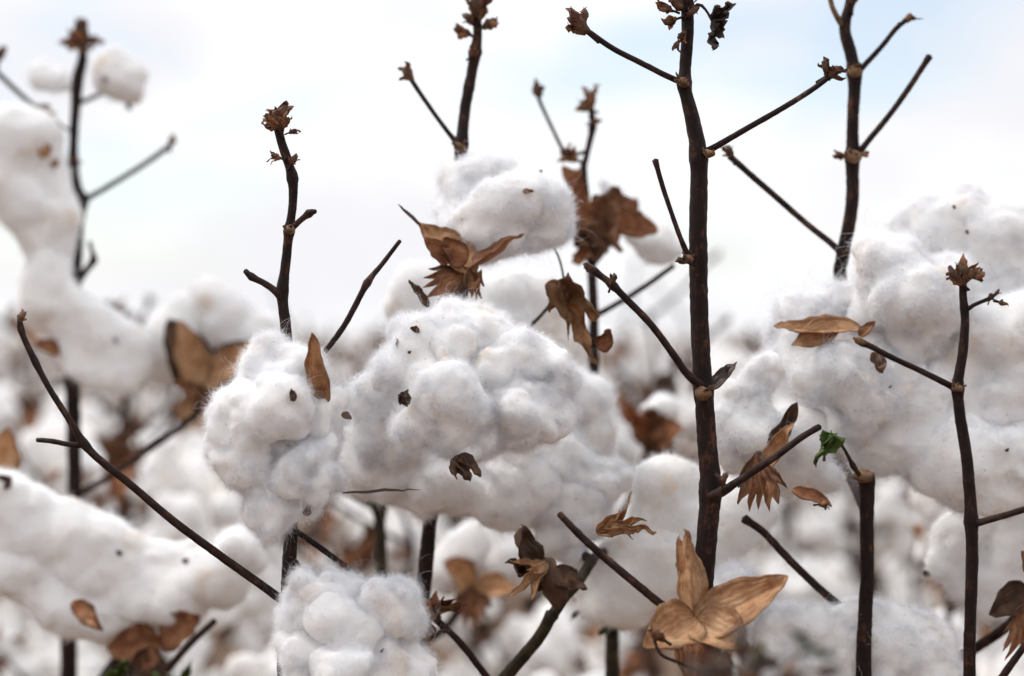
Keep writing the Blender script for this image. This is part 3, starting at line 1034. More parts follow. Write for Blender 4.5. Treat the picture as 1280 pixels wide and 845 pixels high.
node(E, st, 575, 184, Y - .004, 8, 42)
br = stick(E, [(574, 182, Y, 5), (560, 165, Y - .002, 3.6), (540, 138, Y - .003, 3.4), (522, 112, Y - .003, 3.6), (511, 95, Y - .003, 3.8)], seed=42)
bud(br, P(509, 92, Y - .003), (-.5, 0, .8), 24 * K * Y, 43, RUST, 4, off=E.location)
U = Boll(E, 1.0, 'upper soft boll sitting in an open brown husk above the centre one')
U.lock([(590, 240, 42, .02), (612, 218, 32, .02), (562, 262, 28, .02), (570, 285, 24, .01), (640, 215, 22, .03)], 9000, seed=141, puff=.03, voxel=.002, fwid=.0001)
U.lock([(606, 306, 30), (640, 304, 28), (560, 285, 24), (600, 285, 38), (628, 268, 38), (655, 258, 36), (590, 300, 24), (625, 300, 28)], 9000, seed=142, puff=.032, voxel=.002, fwid=.0001)
U.lock([(678, 265, 36), (692, 282, 28), (668, 292, 30), (640, 295, 32), (695, 255, 22)], 8000, seed=143, puff=.03, voxel=.002, fwid=.0001)
U.fleck(660, 239, 18, 5, .2, BROWN, 144)
U.fleck(676, 214, 6, 30, .4, GREY, 145)
y = .982
U.husk((594, 342, y), (520, 278, y + .004), 27, (.35, -.7, .5), m=TAN, seed=146, curl=.05, cup=.35, crumple=.14, res=(20, 15))
U.husk((586, 338, y), (660, 302, y - .002), 17, (-.1, -.35, .9), m=BROWN, seed=147, curl=.16, cup=.7, res=(18, 13))
U.husk((588, 334, y - .002), (516, 380, y - .008), 46, (.1, -.95, .2), kind='bract', m=BROWN, name='bract', seed=148, curl=.06, cup=.05, crumple=.12, spread=46, teeth=6, res=(18, 9))
U.husk((582, 330, y - .003), (550, 300, y - .008), 16, (.2, -.9, .3), m=BROWN, seed=152, curl=.1, cup=.4, crumple=.2)
U.husk((586, 334, y - .002), (596, 384, y - .014), 16, (.1, -.9, .3), kind='bract', m=BROWN, name='bract', seed=149, curl=.1, crumple=.2, spread=36, teeth=5)
U.husk((560, 330, y - .006), (528, 296, y - .01), 12, (.2, -.9, .3), m=BROWN, seed=150, cup=.6, crumple=.15)
U.husk((528, 284, y), (497, 256, y), 2.2, (.1, -.9, .3), m=GREY, name='bristle', seed=151, res=(10, 5))
U.husk((536, 384, y - .01), (510, 350, y - .012), 6, (.3, -.9, .3), m=DARKHUSK, seed=153, cup=.5, crumple=.3)
stick(E, [(588, 340, y + .004, 7), (582, 358, y + .02, 7), (574, 385, Y + .04, 8)], 'peduncle', seed=44)
br = stick(E, [(575, 470, Y + .05, 6), (600, 450, 1.06, 4), (660, 410, 1.04, 3), (702, 362, 1.02, 2.2), (704, 345, 1.02, 1.8), (697, 318, 1.02, 1.6), (683, 296, 1.02, 1.4)], seed=45)
leaf(E, (692, 352, 1.0), (752, 452, .99), 38, 'curled_leaf', kind='leaf', m=TAN, parent=br, seed=46, crumple=.2, cup=.5, curl=.06, face=(.45, -.8, .3), res=(24, 41), twist=30, spread=62, label='tan curled leaf hanging over the centre boll')
leaf(E, (704, 352, .998), (686, 392, .992), 16, 'curled_leaf', kind='valve', m=BROWN, parent=br, seed=47, crumple=.3, cup=.5, curl=.2, res=(14, 11))
leaf(E, (748, 436, .986), (768, 412, .98), 12, 'curled_leaf', kind='valve', m=BROWN, parent=br, seed=48, crumple=.3, cup=.5, curl=.2)

V = Boll(E, 1.12, 'hazy boll half hidden behind the centre one')
V.lock([(520, 368, 34), (505, 392, 30), (540, 395, 30)], 4000, seed=161, puff=.032, voxel=.0024, fwid=.0001)
V.lock([(635, 370, 40), (680, 388, 42), (600, 368, 28), (640, 385, 42), (675, 405, 42), (705, 425, 34), (650, 420, 40)], 8000, seed=162, puff=.032, voxel=.0024, fwid=.0001)
V.cup(600, 420, 1.15, 44, (0, -.8, .6), 163)
stick(E, [(600, 425, 1.155, 7), (590, 450, 1.12, 7), (576, 490, Y + .05, 8)], 'peduncle', seed=49)

# the big centre boll hangs on the same plant
M = Boll(E, 0.92, 'big sharp cauliflower-like boll in the centre, thickly lobed')
M.lock([(515, 440, 40, .004), (488, 462, 28), (535, 470, 32, -.004), (500, 482, 24), (476, 480, 16, .006)], 15000, seed=81, puff=.019)
M.lock([(570, 415, 40, .008), (605, 420, 36, .01), (560, 440, 36), (630, 428, 30, .012)], 14000, seed=82, puff=.017)
M.lock([(640, 445, 46, .006), (672, 465, 42, .01), (690, 490, 34, .012), (615, 460, 40), (700, 465, 24, .016)], 17000, seed=83, puff=.018)
M.lock([(640, 500, 44, -.004), (672, 510, 38), (690, 515, 28, .006), (650, 530, 30), (610, 520, 34)], 15000, seed=84, puff=.02)
M.lock([(552, 495, 40, -.016), (545, 520, 36, -.016), (528, 535, 26, -.012), (575, 520, 34, -.016), (560, 545, 32, -.014), (590, 550, 26, -.01)], 17000, seed=85, puff=.022, flen=.007)
M.lock([(578, 568, 20, -.016), (590, 555, 24, -.012), (610, 545, 26, -.004), (575, 550, 22, -.014)], 7000, seed=86, puff=.012, flen=.007)
M.shreds((572, 570, .898), [(602, 592, .888), (582, 604, .889), (566, 598, .889), (592, 602, .89)], 9, DARKHUSK, 87, name='burr_valve', curl=.12)
M.husk((510, 486, .896), (504, 518, .893), 14, (-.3, -.9, .2), kind='bract', m=DARKHUSK, seed=89, cup=.3, crumple=.4, teeth=2, spread=40, res=(10, 9))
M.fleck(519, 411, 10, 60, .8, DARKHUSK, 90)
M.fleck(496, 430, 16, 110, .1, BROWN, 91)
M.fleck(512, 440, 6, 30, .4, DARKHUSK, 93)
M.cup(600, 530, .95, 55, (0, -.8, .6), 96)
stick(E, [(600, 532, .955, 7), (592, 545, 1.0, 7), (566, 580, 1.065, 7)], 'peduncle', seed=22)
W = Boll(E, 0.955, 'loose wispy beige tuft hanging between two sharp bolls')
W.lock([(462, 490, 26), (470, 520, 30), (455, 545, 20), (485, 540, 34), (448, 505, 12), (496, 562, 26), (470, 565, 22)], 9000, seed=101, puff=.012, flen=.011)
W.cup(500, 550, 1.0, 30, (-.6, -.6, .5), 102)
stick(E, [(502, 555, .995, 5), (526, 585, 1.045, 6), (548, 625, 1.06, 7)], 'peduncle', seed=23)
bd = MB()
blade(bd, P(428, 616, .90), P(526, 612, .90), 1.8 * K * .9, (0, -1, .5), 'valve', GREY, curl=.02, cup=.3, seed=104, res=(14, 5))
bd.build('dry_grass_blade', W.o, E.location)

# ================================================================== thin blurred stem with the star-shaped leaf
Y = 1.15
F_ = plant('thin blurred stem with dark ragged leaves and two twigs', ground_under(766, Y + .03))
st = stem(F_, [(738, 128, Y, 4.5), (741, 150, Y, 4.5), (740, 165, Y, 5), (733, 195, Y, 4.5), (729, 215, Y, 6), (734, 270, Y, 7), (739, 330, Y, 7), (742, 400, Y, 7.5), (743, 480, Y, 8), (750, 600, Y + .02, 9), (765, 740, Y + .03, 9), (766, 880, Y + .03, 10)], lumps=[(741, 158, Y, .4, 7)], seed=51)
for q in ((738, 124, 26, 0, 1, 500), (733, 134, 18, -.7, .3, 501), (745, 152, 14, .8, .2, 502)):
    bud(st, P(q[0], q[1], Y - .004), (q[3], -.2, q[4]), q[2] * K * Y, q[5], BROWN, 5, off=F_.location)
br = stick(F_, [(736, 188, Y, 3), (724, 192, Y - .004, 2.8), (712, 196, Y - .006, 3.2), (704, 188, Y - .006, 3), (690, 160, Y - .006, 2.8), (676, 130, Y - .006, 3), (671, 116, Y - .006, 3)], seed=52)
bud(br, P(671, 113, Y - .006), (-.3, 0, .9), 22 * K * Y, 53, RUST, 4, off=F_.location)
bud(br, P(711, 194, Y - .01), (-.6, -.3, .3), 26 * K * Y, 54, BROWN, 6, off=F_.location)
br = stick(F_, [(744, 394, Y, 5), (760, 386, Y - .004, 4.4), (800, 362, Y - .006, 4.2), (842, 332, Y - .008, 4)], seed=55)
leaf(F_, (742, 300, Y - .004), (706, 212, Y - .006), 48, 'ragged_leaf', m=BROWN, parent=st, seed=56, crumple=.2, spread=95, label='dark ragged dead leaf against the sky')
leaf(F_, (742, 275, Y - .004), (822, 284, Y - .016), 56, 'ragged_leaf', m=BROWN, parent=st, seed=57, crumple=.2, spread=95, curl=-.1)
leaf(F_, (738, 306, Y - .004), (716, 332, Y - .01), 30, 'ragged_leaf', m=BROWN, parent=st, seed=58, crumple=.2, spread=95)
bk = Boll(F_, 1.19)
bk.lock([(765, 235, 22), (750, 222, 14)], 1500, seed=171, puff=.03, voxel=.003, fwid=.00015)
bk.lock([(820, 305, 28), (838, 315, 22), (800, 290, 22)], 1500, seed=172, puff=.03, voxel=.003, fwid=.00015)
bk.cup(775, 280, 1.2, 36, (.4, -.6, .5), 173)
stick(F_, [(776, 284, 1.2, 5), (765, 300, 1.18, 5), (740, 330, Y, 6)], 'peduncle', seed=59)
bk = Boll(F_, 1.36)
bk.lock([(825, 500, 22), (812, 508, 18), (840, 510, 16)], 800, seed=174, puff=.03, voxel=.003, fwid=.00015)
bk.husk((812, 565, 1.36), (762, 500, 1.34), 46, (.3, -.8, .4), kind='leaf', spread=65, m=BROWN, seed=175, cup=.4, crumple=.1)
bk.husk((806, 560, 1.355), (862, 540, 1.33), 26, (-.2, -.8, .6), m=BROWN, seed=176, cup=.4, crumple=.1)
bk.husk((800, 550, 1.355), (856, 600, 1.35), 32, (-.2, -.8, .4), kind='bract', m=BROWN, name='bract', seed=177, spread=45)
stick(F_, [(808, 562, 1.37, 6), (790, 620, 1.3, 7), (746, 700, Y + .02, 8)], 'peduncle', seed=60)

# ================================================================== slim stem in front of the big right cluster
Y = 0.895
G = plant('slim dark stem standing in front of the big right cluster', ground_under(1214, Y))
st = stem(G, [(1203, 350, Y, 5.5), (1204, 372, Y, 6), (1206, 400, Y, 6.5), (1203, 440, Y, 7.5), (1197, 480, Y, 8), (1200, 520, Y, 8.5), (1209, 580, Y, 9), (1214, 640, Y, 9.5), (1215, 700, Y, 9.5), (1213, 780, Y, 9), (1212, 870, Y, 9.5)],
          lumps=[(1196, 486, Y, .3, 9), (1214, 652, Y, .2, 10), (1206, 385, Y, .15, 6)], seed=61)
for q in ((1204, 340, 26, -.2, 1, 600), (1193, 344, 24, -.5, .8, 601), (1213, 342, 22, .4, .9, 602), (1222, 344, 17, .9, .3, 603), (1200, 352, 18, -.6, .5, 604)):
    bud(st, P(q[0], q[1], Y - .003), (q[3], -.2, q[4]), q[2] * K * Y, q[5], RUST if q[5] % 2 else BROWN, 4, off=G.location)
node(G, st, 1196, 485, Y - .004, 7, 62)
br = stick(G, [(1207, 388, Y, 4), (1218, 381, Y - .003, 3), (1230, 376, Y - .004, 3), (1238, 373, Y - .004, 3.4)], seed=62)
for q in ((1238, 371, 11, .2, .8, 605), (1253, 379, 12, .9, -.2, 606), (1246, 366, 9, .5, .8, 607)):
    bud(br, P(q[0], q[1], Y - .004), (q[3], -.2, q[4]), q[2] * K * Y, q[5], RUST, 3, off=G.location)
stick(G, [(1238, 373, Y - .004, 1.4), (1246, 376, Y - .004, 1.3), (1253, 379, Y - .004, 1.3)], 'twig', seed=63, parent=br, sides=7)
stick(G, [(1236, 373, Y - .004, 1.2), (1241, 369, Y - .004, 1.2), (1246, 366, Y - .004, 1.2)], 'twig', seed=64, parent=br, sides=7)
br = stick(G, [(1196, 487, Y, 6), (1184, 480, Y - .004, 5), (1150, 463, Y - .008, 4.6), (1115, 447, Y - .012, 4.4), (1090, 434, Y - .014, 4.6), (1074, 427, Y - .015, 4.6)], lumps=[(1078, 429, Y - .015, .3, 6)], seed=65)
mb = MB()
lump(mb, P(1074, 426, Y - .016), (-.6, 0, .3), 7 * K * Y, 4.6 * K * Y, SCAR, 66, .4, 9)
mb.build('dried_bud', br, G.location)
br = stick(G, [(1214, 655, Y, 7), (1228, 652, Y - .003, 5.4), (1260, 643, Y - .006, 5), (1310, 628, Y - .01, 5)], seed=67)
br = stick(G, [(1213, 905, Y, 6), (1250, 850, Y - .01, 6), (1275, 815, Y - .014, 5.6), (1300, 785, Y - .018, 5)], seed=68)

# ================================================================== upright bare stem behind the big right cluster
Y = 1.03
Hp = plant('straight dark stem with three twigs behind a huge loose cluster', ground_under(1078, Y + .08))
st = stem(Hp, [(1064, -50, Y, 6), (1063, 0, Y, 7.5), (1056, 35, Y, 9), (1064, 70, Y, 9.5), (1068, 100, Y, 10), (1066, 150, Y, 9), (1066, 200, Y, 10), (1064, 260, Y, 10), (1053, 322, Y + .005, 10), (1050, 345, Y + .02, 10), (1060, 420, Y + .07, 10), (1074, 560, Y + .08, 9.5), (1084, 640, Y + .08, 9.5), (1084, 760, Y + .08, 10), (1080, 900, Y + .06, 11)],
          lumps=[(1067, 92, Y, .25, 9), (1066, 196, Y, .3, 9), (1052, 318, Y, .2, 9)], seed=71)
node(Hp, st, 1068, 90, Y - .004, 9, 72)
node(Hp, st, 1066, 196, Y - .004, 11, 73)
for q in ((1050, 194, 16, -.9, .2, 700), (1080, 192, 12, .8, .2, 701), (1066, -6, 26, 0, 1, 702)):
    bud(st, P(q[0], q[1], Y - .006), (q[3], -.3, q[4]), q[2] * K * Y, q[5], BROWN, 4, off=Hp.location)
br = stick(Hp, [(1070, 196, Y, 6), (1084, 178, Y - .004, 4.8), (1110, 146, Y - .006, 4.6), (1136, 110, Y - .008, 4.6), (1162, 70, Y - .01, 4.6)], lumps=[(1161, 72, Y - .01, .3, 5)], seed=72)
br = stick(Hp, [(1070, 92, Y, 6), (1082, 80, Y - .002, 4.4), (1104, 56, Y - .003, 4), (1120, 36, Y - .004, 4), (1134, 24, Y - .004, 3.6)], seed=73)
bud(br, P(1136, 23, Y - .004), (.8, 0, .4), 16 * K * Y, 74, BROWN, 4, off=Hp.location)
br = stick(Hp, [(1056, 36, Y, 5), (1048, 24, Y - .002, 4.6), (1040, 8, Y - .003, 4), (1036, -10, Y - .003, 4)], seed=75, m=SCAR)
br = stick(Hp, [(1052, 318, Y, 6), (1040, 305, Y - .004, 5), (1010, 281, Y - .008, 4.6), (970, 246, Y - .012, 4.8), (940, 220, Y - .014, 4.8), (912, 195, Y - .016, 5)], seed=76)
bud(br, P(912, 190, Y - .018), (-.3, 0, .8), 18 * K * Y, 77, RUST, 4, off=Hp.location)
X = Boll(Hp, 1.0, 'huge loose cluster of lint filling the right side')
kw = dict(voxel=.0019, fwid=.0001)
X.lock([(1200, 272, 46, .03), (1158, 278, 38, .03), (1175, 300, 42, .02), (1125, 300, 24, .03), (1240, 300, 50, .02), (1285, 300, 56, .02), (1262, 345, 50, .02), (1275, 270, 34, .03), (1220, 350, 56, .025), (1200, 400, 60, .03)], 26000, seed=181, puff=.028, dY=.022, **kw)
X.lock([(1110, 330, 50), (1135, 365, 48, -.006), (1092, 320, 32), (1170, 370, 46), (1195, 345, 30, .008), (1140, 410, 50, .014), (1090, 385, 40, .012)], 20000, seed=183, puff=.024, dY=-.008, **kw)
X.lock([(1005, 405, 46, .012), (985, 435, 38, .014), (1045, 392, 38, .014), (1020, 440, 38, .01), (962, 412, 18, .02), (1050, 425, 44, .014), (1050, 460, 50, -.004), (1020, 470, 34, -.004), (1085, 495, 50, -.006), (1070, 530, 34), (1100, 440, 46, .012), (1120, 480, 50, .006)], 26000, seed=185, puff=.024, dY=-.004, flen=.008, **kw)
X.lock([(1150, 500, 62), (1120, 540, 54), (1170, 560, 56), (1200, 600, 34), (1160, 440, 56, .012), (1200, 470, 60, .01), (1230, 440, 60, .006), (1280, 420, 60, .004), (1290, 490, 60), (1240, 510, 56), (1200, 540, 50)], 24000, seed=186, puff=.028, dY=.008, **kw)
X.lock([(1225, 575, 54), (1265, 570, 56), (1240, 610, 34), (1300, 560, 50), (1200, 585, 44)], 9000, seed=188, puff=.034, **kw)
y = .985
X.husk((1078, 412, y), (966, 411, y - .004), 17, (.1, -.6, .8), m=TAN, seed=189, cup=.55, curl=.02, crumple=.1, res=(24, 15), label='tan pointed husk blade across the loose lint')
X.husk((1046, 406, y), (990, 434, y - .006), 18, (.1, -.9, .4), m=TAN, seed=190, cup=.3, curl=.02, crumple=.1)
X.husk((1074, 420, y - .004), (1096, 402, y - .008), 7, (.1, -.8, .5), m=BROWN, seed=191, cup=.6)
X.husk((1094, 440, y - .012), (1100, 468, y - .018), 10, (.1, -.8, .5), m=DARKHUSK, seed=192, cup=.6, crumple=.3)
X.fleck(1192, 259, 5, 30, .7, DARKHUSK, 193)
X.fleck(1208, 290, 5, 30, .7, RUST, 194)
X.fleck(1258, 562, 8, 50, .3, DARKHUSK, 195)
X.fleck(1112, 483, 6, 50, .3, DARKHUSK, 196)
X.cup(1150, 450, 1.07, 80, (0, -.9, .3), 197)
stick(Hp, [(1148, 455, 1.075, 9), (1110, 490, 1.09, 9), (1066, 540, Y + .08, 10)], 'peduncle', seed=78)
X2 = Boll(Hp, 1.06, 'drooping boll below the huge cluster, brown bract at its side')
X2.lock([(1195, 670, 38), (1185, 700, 30), (1215, 660, 34), (1205, 735, 22)], 5000, seed=201, puff=.03, voxel=.0024, fwid=.00012)
X2.lock([(1250, 680, 44), (1240, 715, 40), (1285, 670, 44), (1240, 750, 24)], 5000, seed=202, puff=.03, voxel=.0024, fwid=.00012)
X2.husk((1285, 735, .99), (1232, 772, .98), 20, (.3, -.8, .4), m=DARKHUSK, seed=203, cup=.5, crumple=.12)
X2.husk((1290, 745, .985), (1252, 830, .97), 42, (.2, -.9, .3), kind='bract', m=BROWN, name='bract', seed=204, spread=48, crumple=.12, curl=.1)
X2.husk((1300, 735, .985), (1270, 690, .98), 22, (.3, -.8, .4), m=BROWN, seed=205, cup=.5, crumple=.12)
X2.fleck(1158, 716, 14, 20, .4, DARKHUSK, 206)
stick(Hp, [(1292, 740, .995, 6), (1250, 790, 1.05, 8), (1150, 850, Y + .05, 9), (1072, 900, Y + .06, 10)], 'peduncle', seed=79)

# ================================================================== sawn-off looking stub with a green sprout
Y = 0.97
I = plant('thick cut-off stub sprouting one small green leaf', ground_under(1080, Y))
st = stem(I, [(1082, 594, Y, 11.5), (1084, 605, Y, 12), (1084, 650, Y, 10.5), (1084, 720, Y, 10.5), (1082, 770, Y, 11), (1080, 880, Y, 12)], lumps=[(1082, 598, Y, .15, 8)], seed=81)
lm = MB()
lump(lm, P(1080, 596, Y - .003), (0, -.3, 1), 8 * K * Y, 12 * K * Y, SCAR, 82, .25, 12)
lm.build('node', st, I.location)
br = stick(I, [(1079, 600, Y - .004, 4), (1066, 582, Y - .01, 3.4), (1058, 566, Y - .012, 2.6), (1050, 554, Y - .014, 2), (1040, 544, Y - .015, 1.8)], name='sprout', seed=83, m=STALK, lumps=[(1066, 584, Y - .01, .5, 5)])
leaf(I, (1040, 542, Y - .016), (1012, 584, Y - .022), 14, 'green_leaf', m=GREEN, parent=br, seed=84, spread=75, crumple=.22, cup=.25, face=(.5, -.8, .2))
leaf(I, (1040, 541, Y - .016), (1032, 576, Y - .022), 13, 'green_leaf', m=GREEN, parent=br, seed=85, spread=65, crumple=.25, cup=.3, face=(-.5, -.8, .2))
J1 = Boll(I, .975, 'half-open boll in a brown bract left of the huge cluster')
J1.lock([(942, 500, 36), (935, 530, 36), (955, 470, 32), (950, 555, 28), (965, 525, 22)], 9000, seed=211, puff=.028, voxel=.0018, fwid=.00008)
J1.lock([(910, 520, 22), (904, 550, 22), (912, 578, 18), (912, 490, 20)], 5000, seed=212, puff=.026, voxel=.0018, fwid=.00008)
J1.lock([(1010, 570, 40, .02), (985, 590, 30, .02), (1035, 590, 32, .02), (1005, 545, 28, .02)], 6000, seed=213, puff=.03, voxel=.0018, fwid=.00008)
y = .952
J1.husk((960, 580, y + .01), (1002, 508, y + .012), 13, (-.5, -.8, .2), m=DARKHUSK, seed=214, cup=.6)
J1.husk((958, 585, y), (995, 530, y - .004), 12, (-.5, -.8, .2), m=TAN, seed=215, cup=.6)
J1.husk((944, 566, y - .004), (948, 656, y - .014), 50, (0, -.9, .3), kind='bract', m=BROWN, name='bract', seed=216, spread=42, crumple=.15, curl=.12)
J1.husk((990, 612, y), (1040, 634, y - .006), 10, (0, -.8, .6), m=BROWN, seed=218, cup=.6)
bud(J1.o, P(1030, 630, y - .01), (.9, 0, .1), 14 * K * y, 219, RUST, 5, off=I.location)
J1.husk((884, 488, y - .02), (922, 455, y - .02), 9, (.1, -.8, .5), m=GREY, seed=220, cup=.6, crumple=.25)
stick(I, [(946, 566, y + .012, 6), (990, 560, 1.03, 6), (1050, 580, 1.06, 7), (1083, 640, .985, 8)], 'peduncle', seed=86)

# ================================================================== low plant: slanting twig and soft low boll
Y = 1.0
J = plant('low soft boll at the bottom with a slanting red-brown twig', ground_under(1100, Y, .03))
st = stem(J, [(1048, 756, Y, 7), (1062, 790, Y + .02, 8), (1080, 840, Y + .03, 9), (1096, 900, Y + .02, 10)], seed=91)
br = stick(J, [(1050, 758, Y, 6.6), (1020, 732, Y - .006, 6.2), (985, 698, Y - .01, 6), (955, 666, Y - .012, 5.8), (930, 648, Y - .014, 6)], lumps=[(931, 648, Y - .014, .25, 6)], seed=92)
T = Boll(J, 0.99, 'soft round low boll behind the empty burr')
T.lock([(985, 785, 40), (1010, 800, 48), (965, 805, 36), (1070, 800, 50), (1105, 800, 46), (1040, 830, 50), (1060, 780, 28), (1140, 815, 46), (1150, 850, 44), (1100, 850, 46), (1165, 835, 30), (990, 840, 50), (1030, 795, 40)], 20000, seed=221, puff=.032, voxel=.002, fwid=.00009, flen=.007)
T.lock([(920, 735, 30), (905, 755, 34), (940, 750, 24)], 5000, seed=224, puff=.03, voxel=.002, fwid=.0001, flen=.008)
T.cup(1060, 860, 1.02, 50, (0, -.6, .8), 225)
stick(J, [(1060, 866, 1.025, 7), (1080, 880, 1.03, 8)], 'peduncle', seed=93)

# ================================================================== blurred left plants
Y = 1.32
Kp = plant('tall blurred stem at the left edge with fluffy hanging lint', ground_under(92, Y))
st = stem(Kp, [(102, 48, Y, 5), (103, 75, Y, 8), (97, 100, Y, 9.5), (94, 140, Y, 7.5), (92, 180, Y, 7), (92, 210, Y, 8), (96, 235, Y, 8), (103, 252, Y, 8), (100, 280, Y, 6.5), (98, 310, Y + .02, 7), (92, 400, Y + .04, 9), (91, 470, Y, 12), (92, 540, Y, 11), (93, 612, Y, 11), (88, 720, Y, 12), (86, 870, Y, 13)],
          lumps=[(103, 250, Y, .35, 8), (92, 202, Y, .2, 7), (92, 470, Y, .15, 10)], seed=101)
for q in ((102, 40, 34, 0, 1, 1000), (90, 55, 22, -.8, .2, 1001), (114, 50, 22, .8, .2, 1002), (104, 60, 24, 0, .7, 1003), (93, 200, 12, -.5, .2, 1004)):
    bud(st, P(q[0], q[1], Y - .004), (q[3], -.2, q[4]), q[2] * K * Y, q[5], BROWN if q[5] % 2 else RUST, 5, off=Kp.location)
br = stick(Kp, [(104, 250, Y, 5), (120, 242, Y, 4.2), (150, 224, Y, 4), (185, 202, Y, 4), (214, 181, Y, 4.2)], seed=102)
bud(br, P(215, 176, Y), (.2, 0, 1), 16 * K * Y, 103, RUST, 4, off=Kp.location)
br = stick(Kp, [(90, 165, Y, 2), (78, 158, Y, 2.2), (66, 148, Y, 2.8), (45, 134, Y, 3.4), (20, 113, Y, 4), (-10, 84, Y, 4)], seed=104)
leaf(Kp, (48, 138, Y - .004), (72, 144, Y - .006), 12, 'dry_leaf', m=TAN, parent=br, seed=105, spread=70)
bud(br, P(0, 68, Y - .004), (.2, 0, 1), 20 * K * Y, 106, RUST, 4, off=Kp.location)
br = stick(Kp, [(94, 362, Y - .01, 4), (105, 342, Y - .014, 5), (117, 325, Y - .016, 5), (115, 315, Y - .016, 3.2), (112, 302, Y - .016, 3)], lumps=[(118, 325, Y - .016, .4, 5)], seed=107)
Z = Boll(Kp, 1.29, 'blurred pale mass of lint at the left edge')
kw = dict(voxel=.003, fwid=.00016)
Z.lock([(30, 180, 44), (52, 210, 38), (5, 170, 40), (66, 228, 24), (40, 255, 46), (8, 230, 46), (68, 270, 34), (56, 300, 36), (60, 322, 34)], 7000, seed=231, puff=.03, **kw)
Z.lock([(66, 325, 30), (62, 355, 34), (72, 385, 40), (102, 400, 38), (130, 422, 44), (150, 455, 38), (115, 448, 38), (165, 430, 28), (90, 420, 30)], 7000, seed=233, puff=.032, **kw)
Z.fleck(55, 190, 22, 150, .6, TAN, 235)
Z.fleck(68, 205, 14, 150, .6, BROWN, 236)
Z.fleck(145, 425, 8, 30, .4, GREY, 237)
Z.husk((75, 440, 1.28), (40, 432, 1.27), 12, (.1, -.8, .5), m=BROWN, seed=238, cup=.6)
Z.cup(80, 370, 1.34, 40, (-.4, -.8, .3), 239)
stick(Kp, [(82, 374, 1.345, 6), (90, 395, Y + .04, 7)], 'peduncle', seed=108)
Z2 = Boll(Kp, 1.36, 'blurred pair of small tufts beside the left stem tip')
Z2.lock([(75, 102, 28), (56, 96, 20), (90, 110, 20)], 1500, seed=241, puff=.036, **kw)
Z2.lock([(162, 100, 34), (150, 82, 26), (172, 118, 26), (140, 105, 20)], 2000, seed=242, puff=.036, **kw)
Z2.fleck(160, 132, 18, 120, .3, RUST, 243)
Z2.fleck(130, 100, 10, 150, .5, RUST, 244)
stick(Kp, [(160, 104, 1.37, 3.5), (130, 116, 1.365, 3.5), (96, 130, Y + .01, 4)], 'peduncle', seed=109)
br = stick(Kp, [(94, 618, Y, 6), (112, 610, Y - .004, 5), (150, 587, Y - .01, 5), (200, 552, Y - .016, 5), (246, 518, Y - .02, 5.4)], seed=110)
O = Boll(Kp, 1.35, 'blurred boll with two pale brown husk blades standing before it')
O.lock([(215, 420, 34), (205, 445, 26), (235, 400, 30)], 2500, seed=251, puff=.036, **kw)
O.lock([(270, 405, 38), (300, 415, 36), (260, 385, 28)], 2500, seed=252, puff=.036, **kw)
O.lock([(325, 420, 34), (330, 440, 26), (300, 450, 30)], 2500, seed=253, puff=.036, **kw)
y = 1.30
O.husk((248, 484, y), (224, 400, y - .004), 23, (.35, -.9, .1), m=TAN, seed=254, cup=.45, curl=.04, crumple=.04, res=(18, 13))
O.husk((254, 484, y), (318, 428, y - .004), 22, (-.2, -.9, .35), m=TAN, seed=255, cup=.4, curl=.04, crumple=.04, res=(18, 13))
O.husk((250, 488, y + .008), (212, 398, y + .006), 30, (.35, -.9, .1), m=DARKHUSK, seed=256, cup=.45, curl=.04)
O.husk((250, 490, y + .008), (326, 422, y + .006), 28, (-.2, -.9, .35), m=DARKHUSK, seed=259, cup=.4, curl=.04)
O.husk((256, 500, y - .004), (216, 478, y - .006), 12, (.2, -.8, .5), m=BROWN, seed=257, cup=.5)
O.husk((250, 480, y - .004), (262, 535, y - .01), 22, (.1, -.9, .3), kind='bract', m=BROWN, name='bract', seed=258, spread=35)
stick(Kp, [(250, 492, y, 7), (248, 508, y, 7), (244, 520, Y - .02, 6)], 'peduncle', seed=111)

Y = 1.2
Lp = plant('low blurred plant whose long fluffy lint fills the lower left corner', ground_under(86, Y, .03))
st = stem(Lp, [(190, 790, Y + .03, 8), (150, 820, Y + .04, 9), (125, 860, Y + .03, 10), (110, 920, Y + .02, 12)], seed=121)
YY = Boll(Lp, 1.18, 'long bank of blurred lint filling the lower left')
kw = dict(voxel=.0028, fwid=.00015)
YY.lock([(-10, 625, 44), (25, 640, 46), (60, 655, 44), (95, 670, 46), (130, 684, 50), (165, 696, 50), (200, 704, 46), (235, 706, 46), (262, 712, 40), (285, 722, 28), (110, 715, 44), (170, 735, 46), (215, 740, 40)], 8000, seed=261, puff=.042, amp=1.0, **kw)
YY.lock([(-10, 705, 52), (30, 715, 50), (65, 735, 44), (100, 755, 42), (140, 770, 38), (180, 772, 32), (212, 766, 26)], 6000, seed=264, puff=.042, amp=1.0, **kw)
YY.lock([(298, 690, 32), (312, 700, 22)], 2500, seed=266, puff=.04, **kw)
YY.husk((90, 752, 1.11), (130, 790, 1.105), 12, (.2, -.9, .3), m=BROWN, seed=267, cup=.4, crumple=.2)
YY.husk((200, 800, 1.17), (130, 820, 1.15), 26, (0, -.9, .3), m=BROWN, seed=268, cup=.4, crumple=.2)
YY.husk((200, 800, 1.17), (262, 770, 1.15), 24, (0, -.9, .3), m=BROWN, seed=269, cup=.4, crumple=.2)
YY.husk((190, 806, 1.16), (185, 850, 1.15), 30, (0, -.9, .3), kind='bract', m=BROWN, name='bract', seed=270, spread=45)
YY.fleck(150, 690, 10, 30, .5, GREY, 271)
YY.fleck(232, 700, 10, 60, .5, GREY, 272)
YY.fleck(8, 600, 22, 30, .6, DARKHUSK, 273)
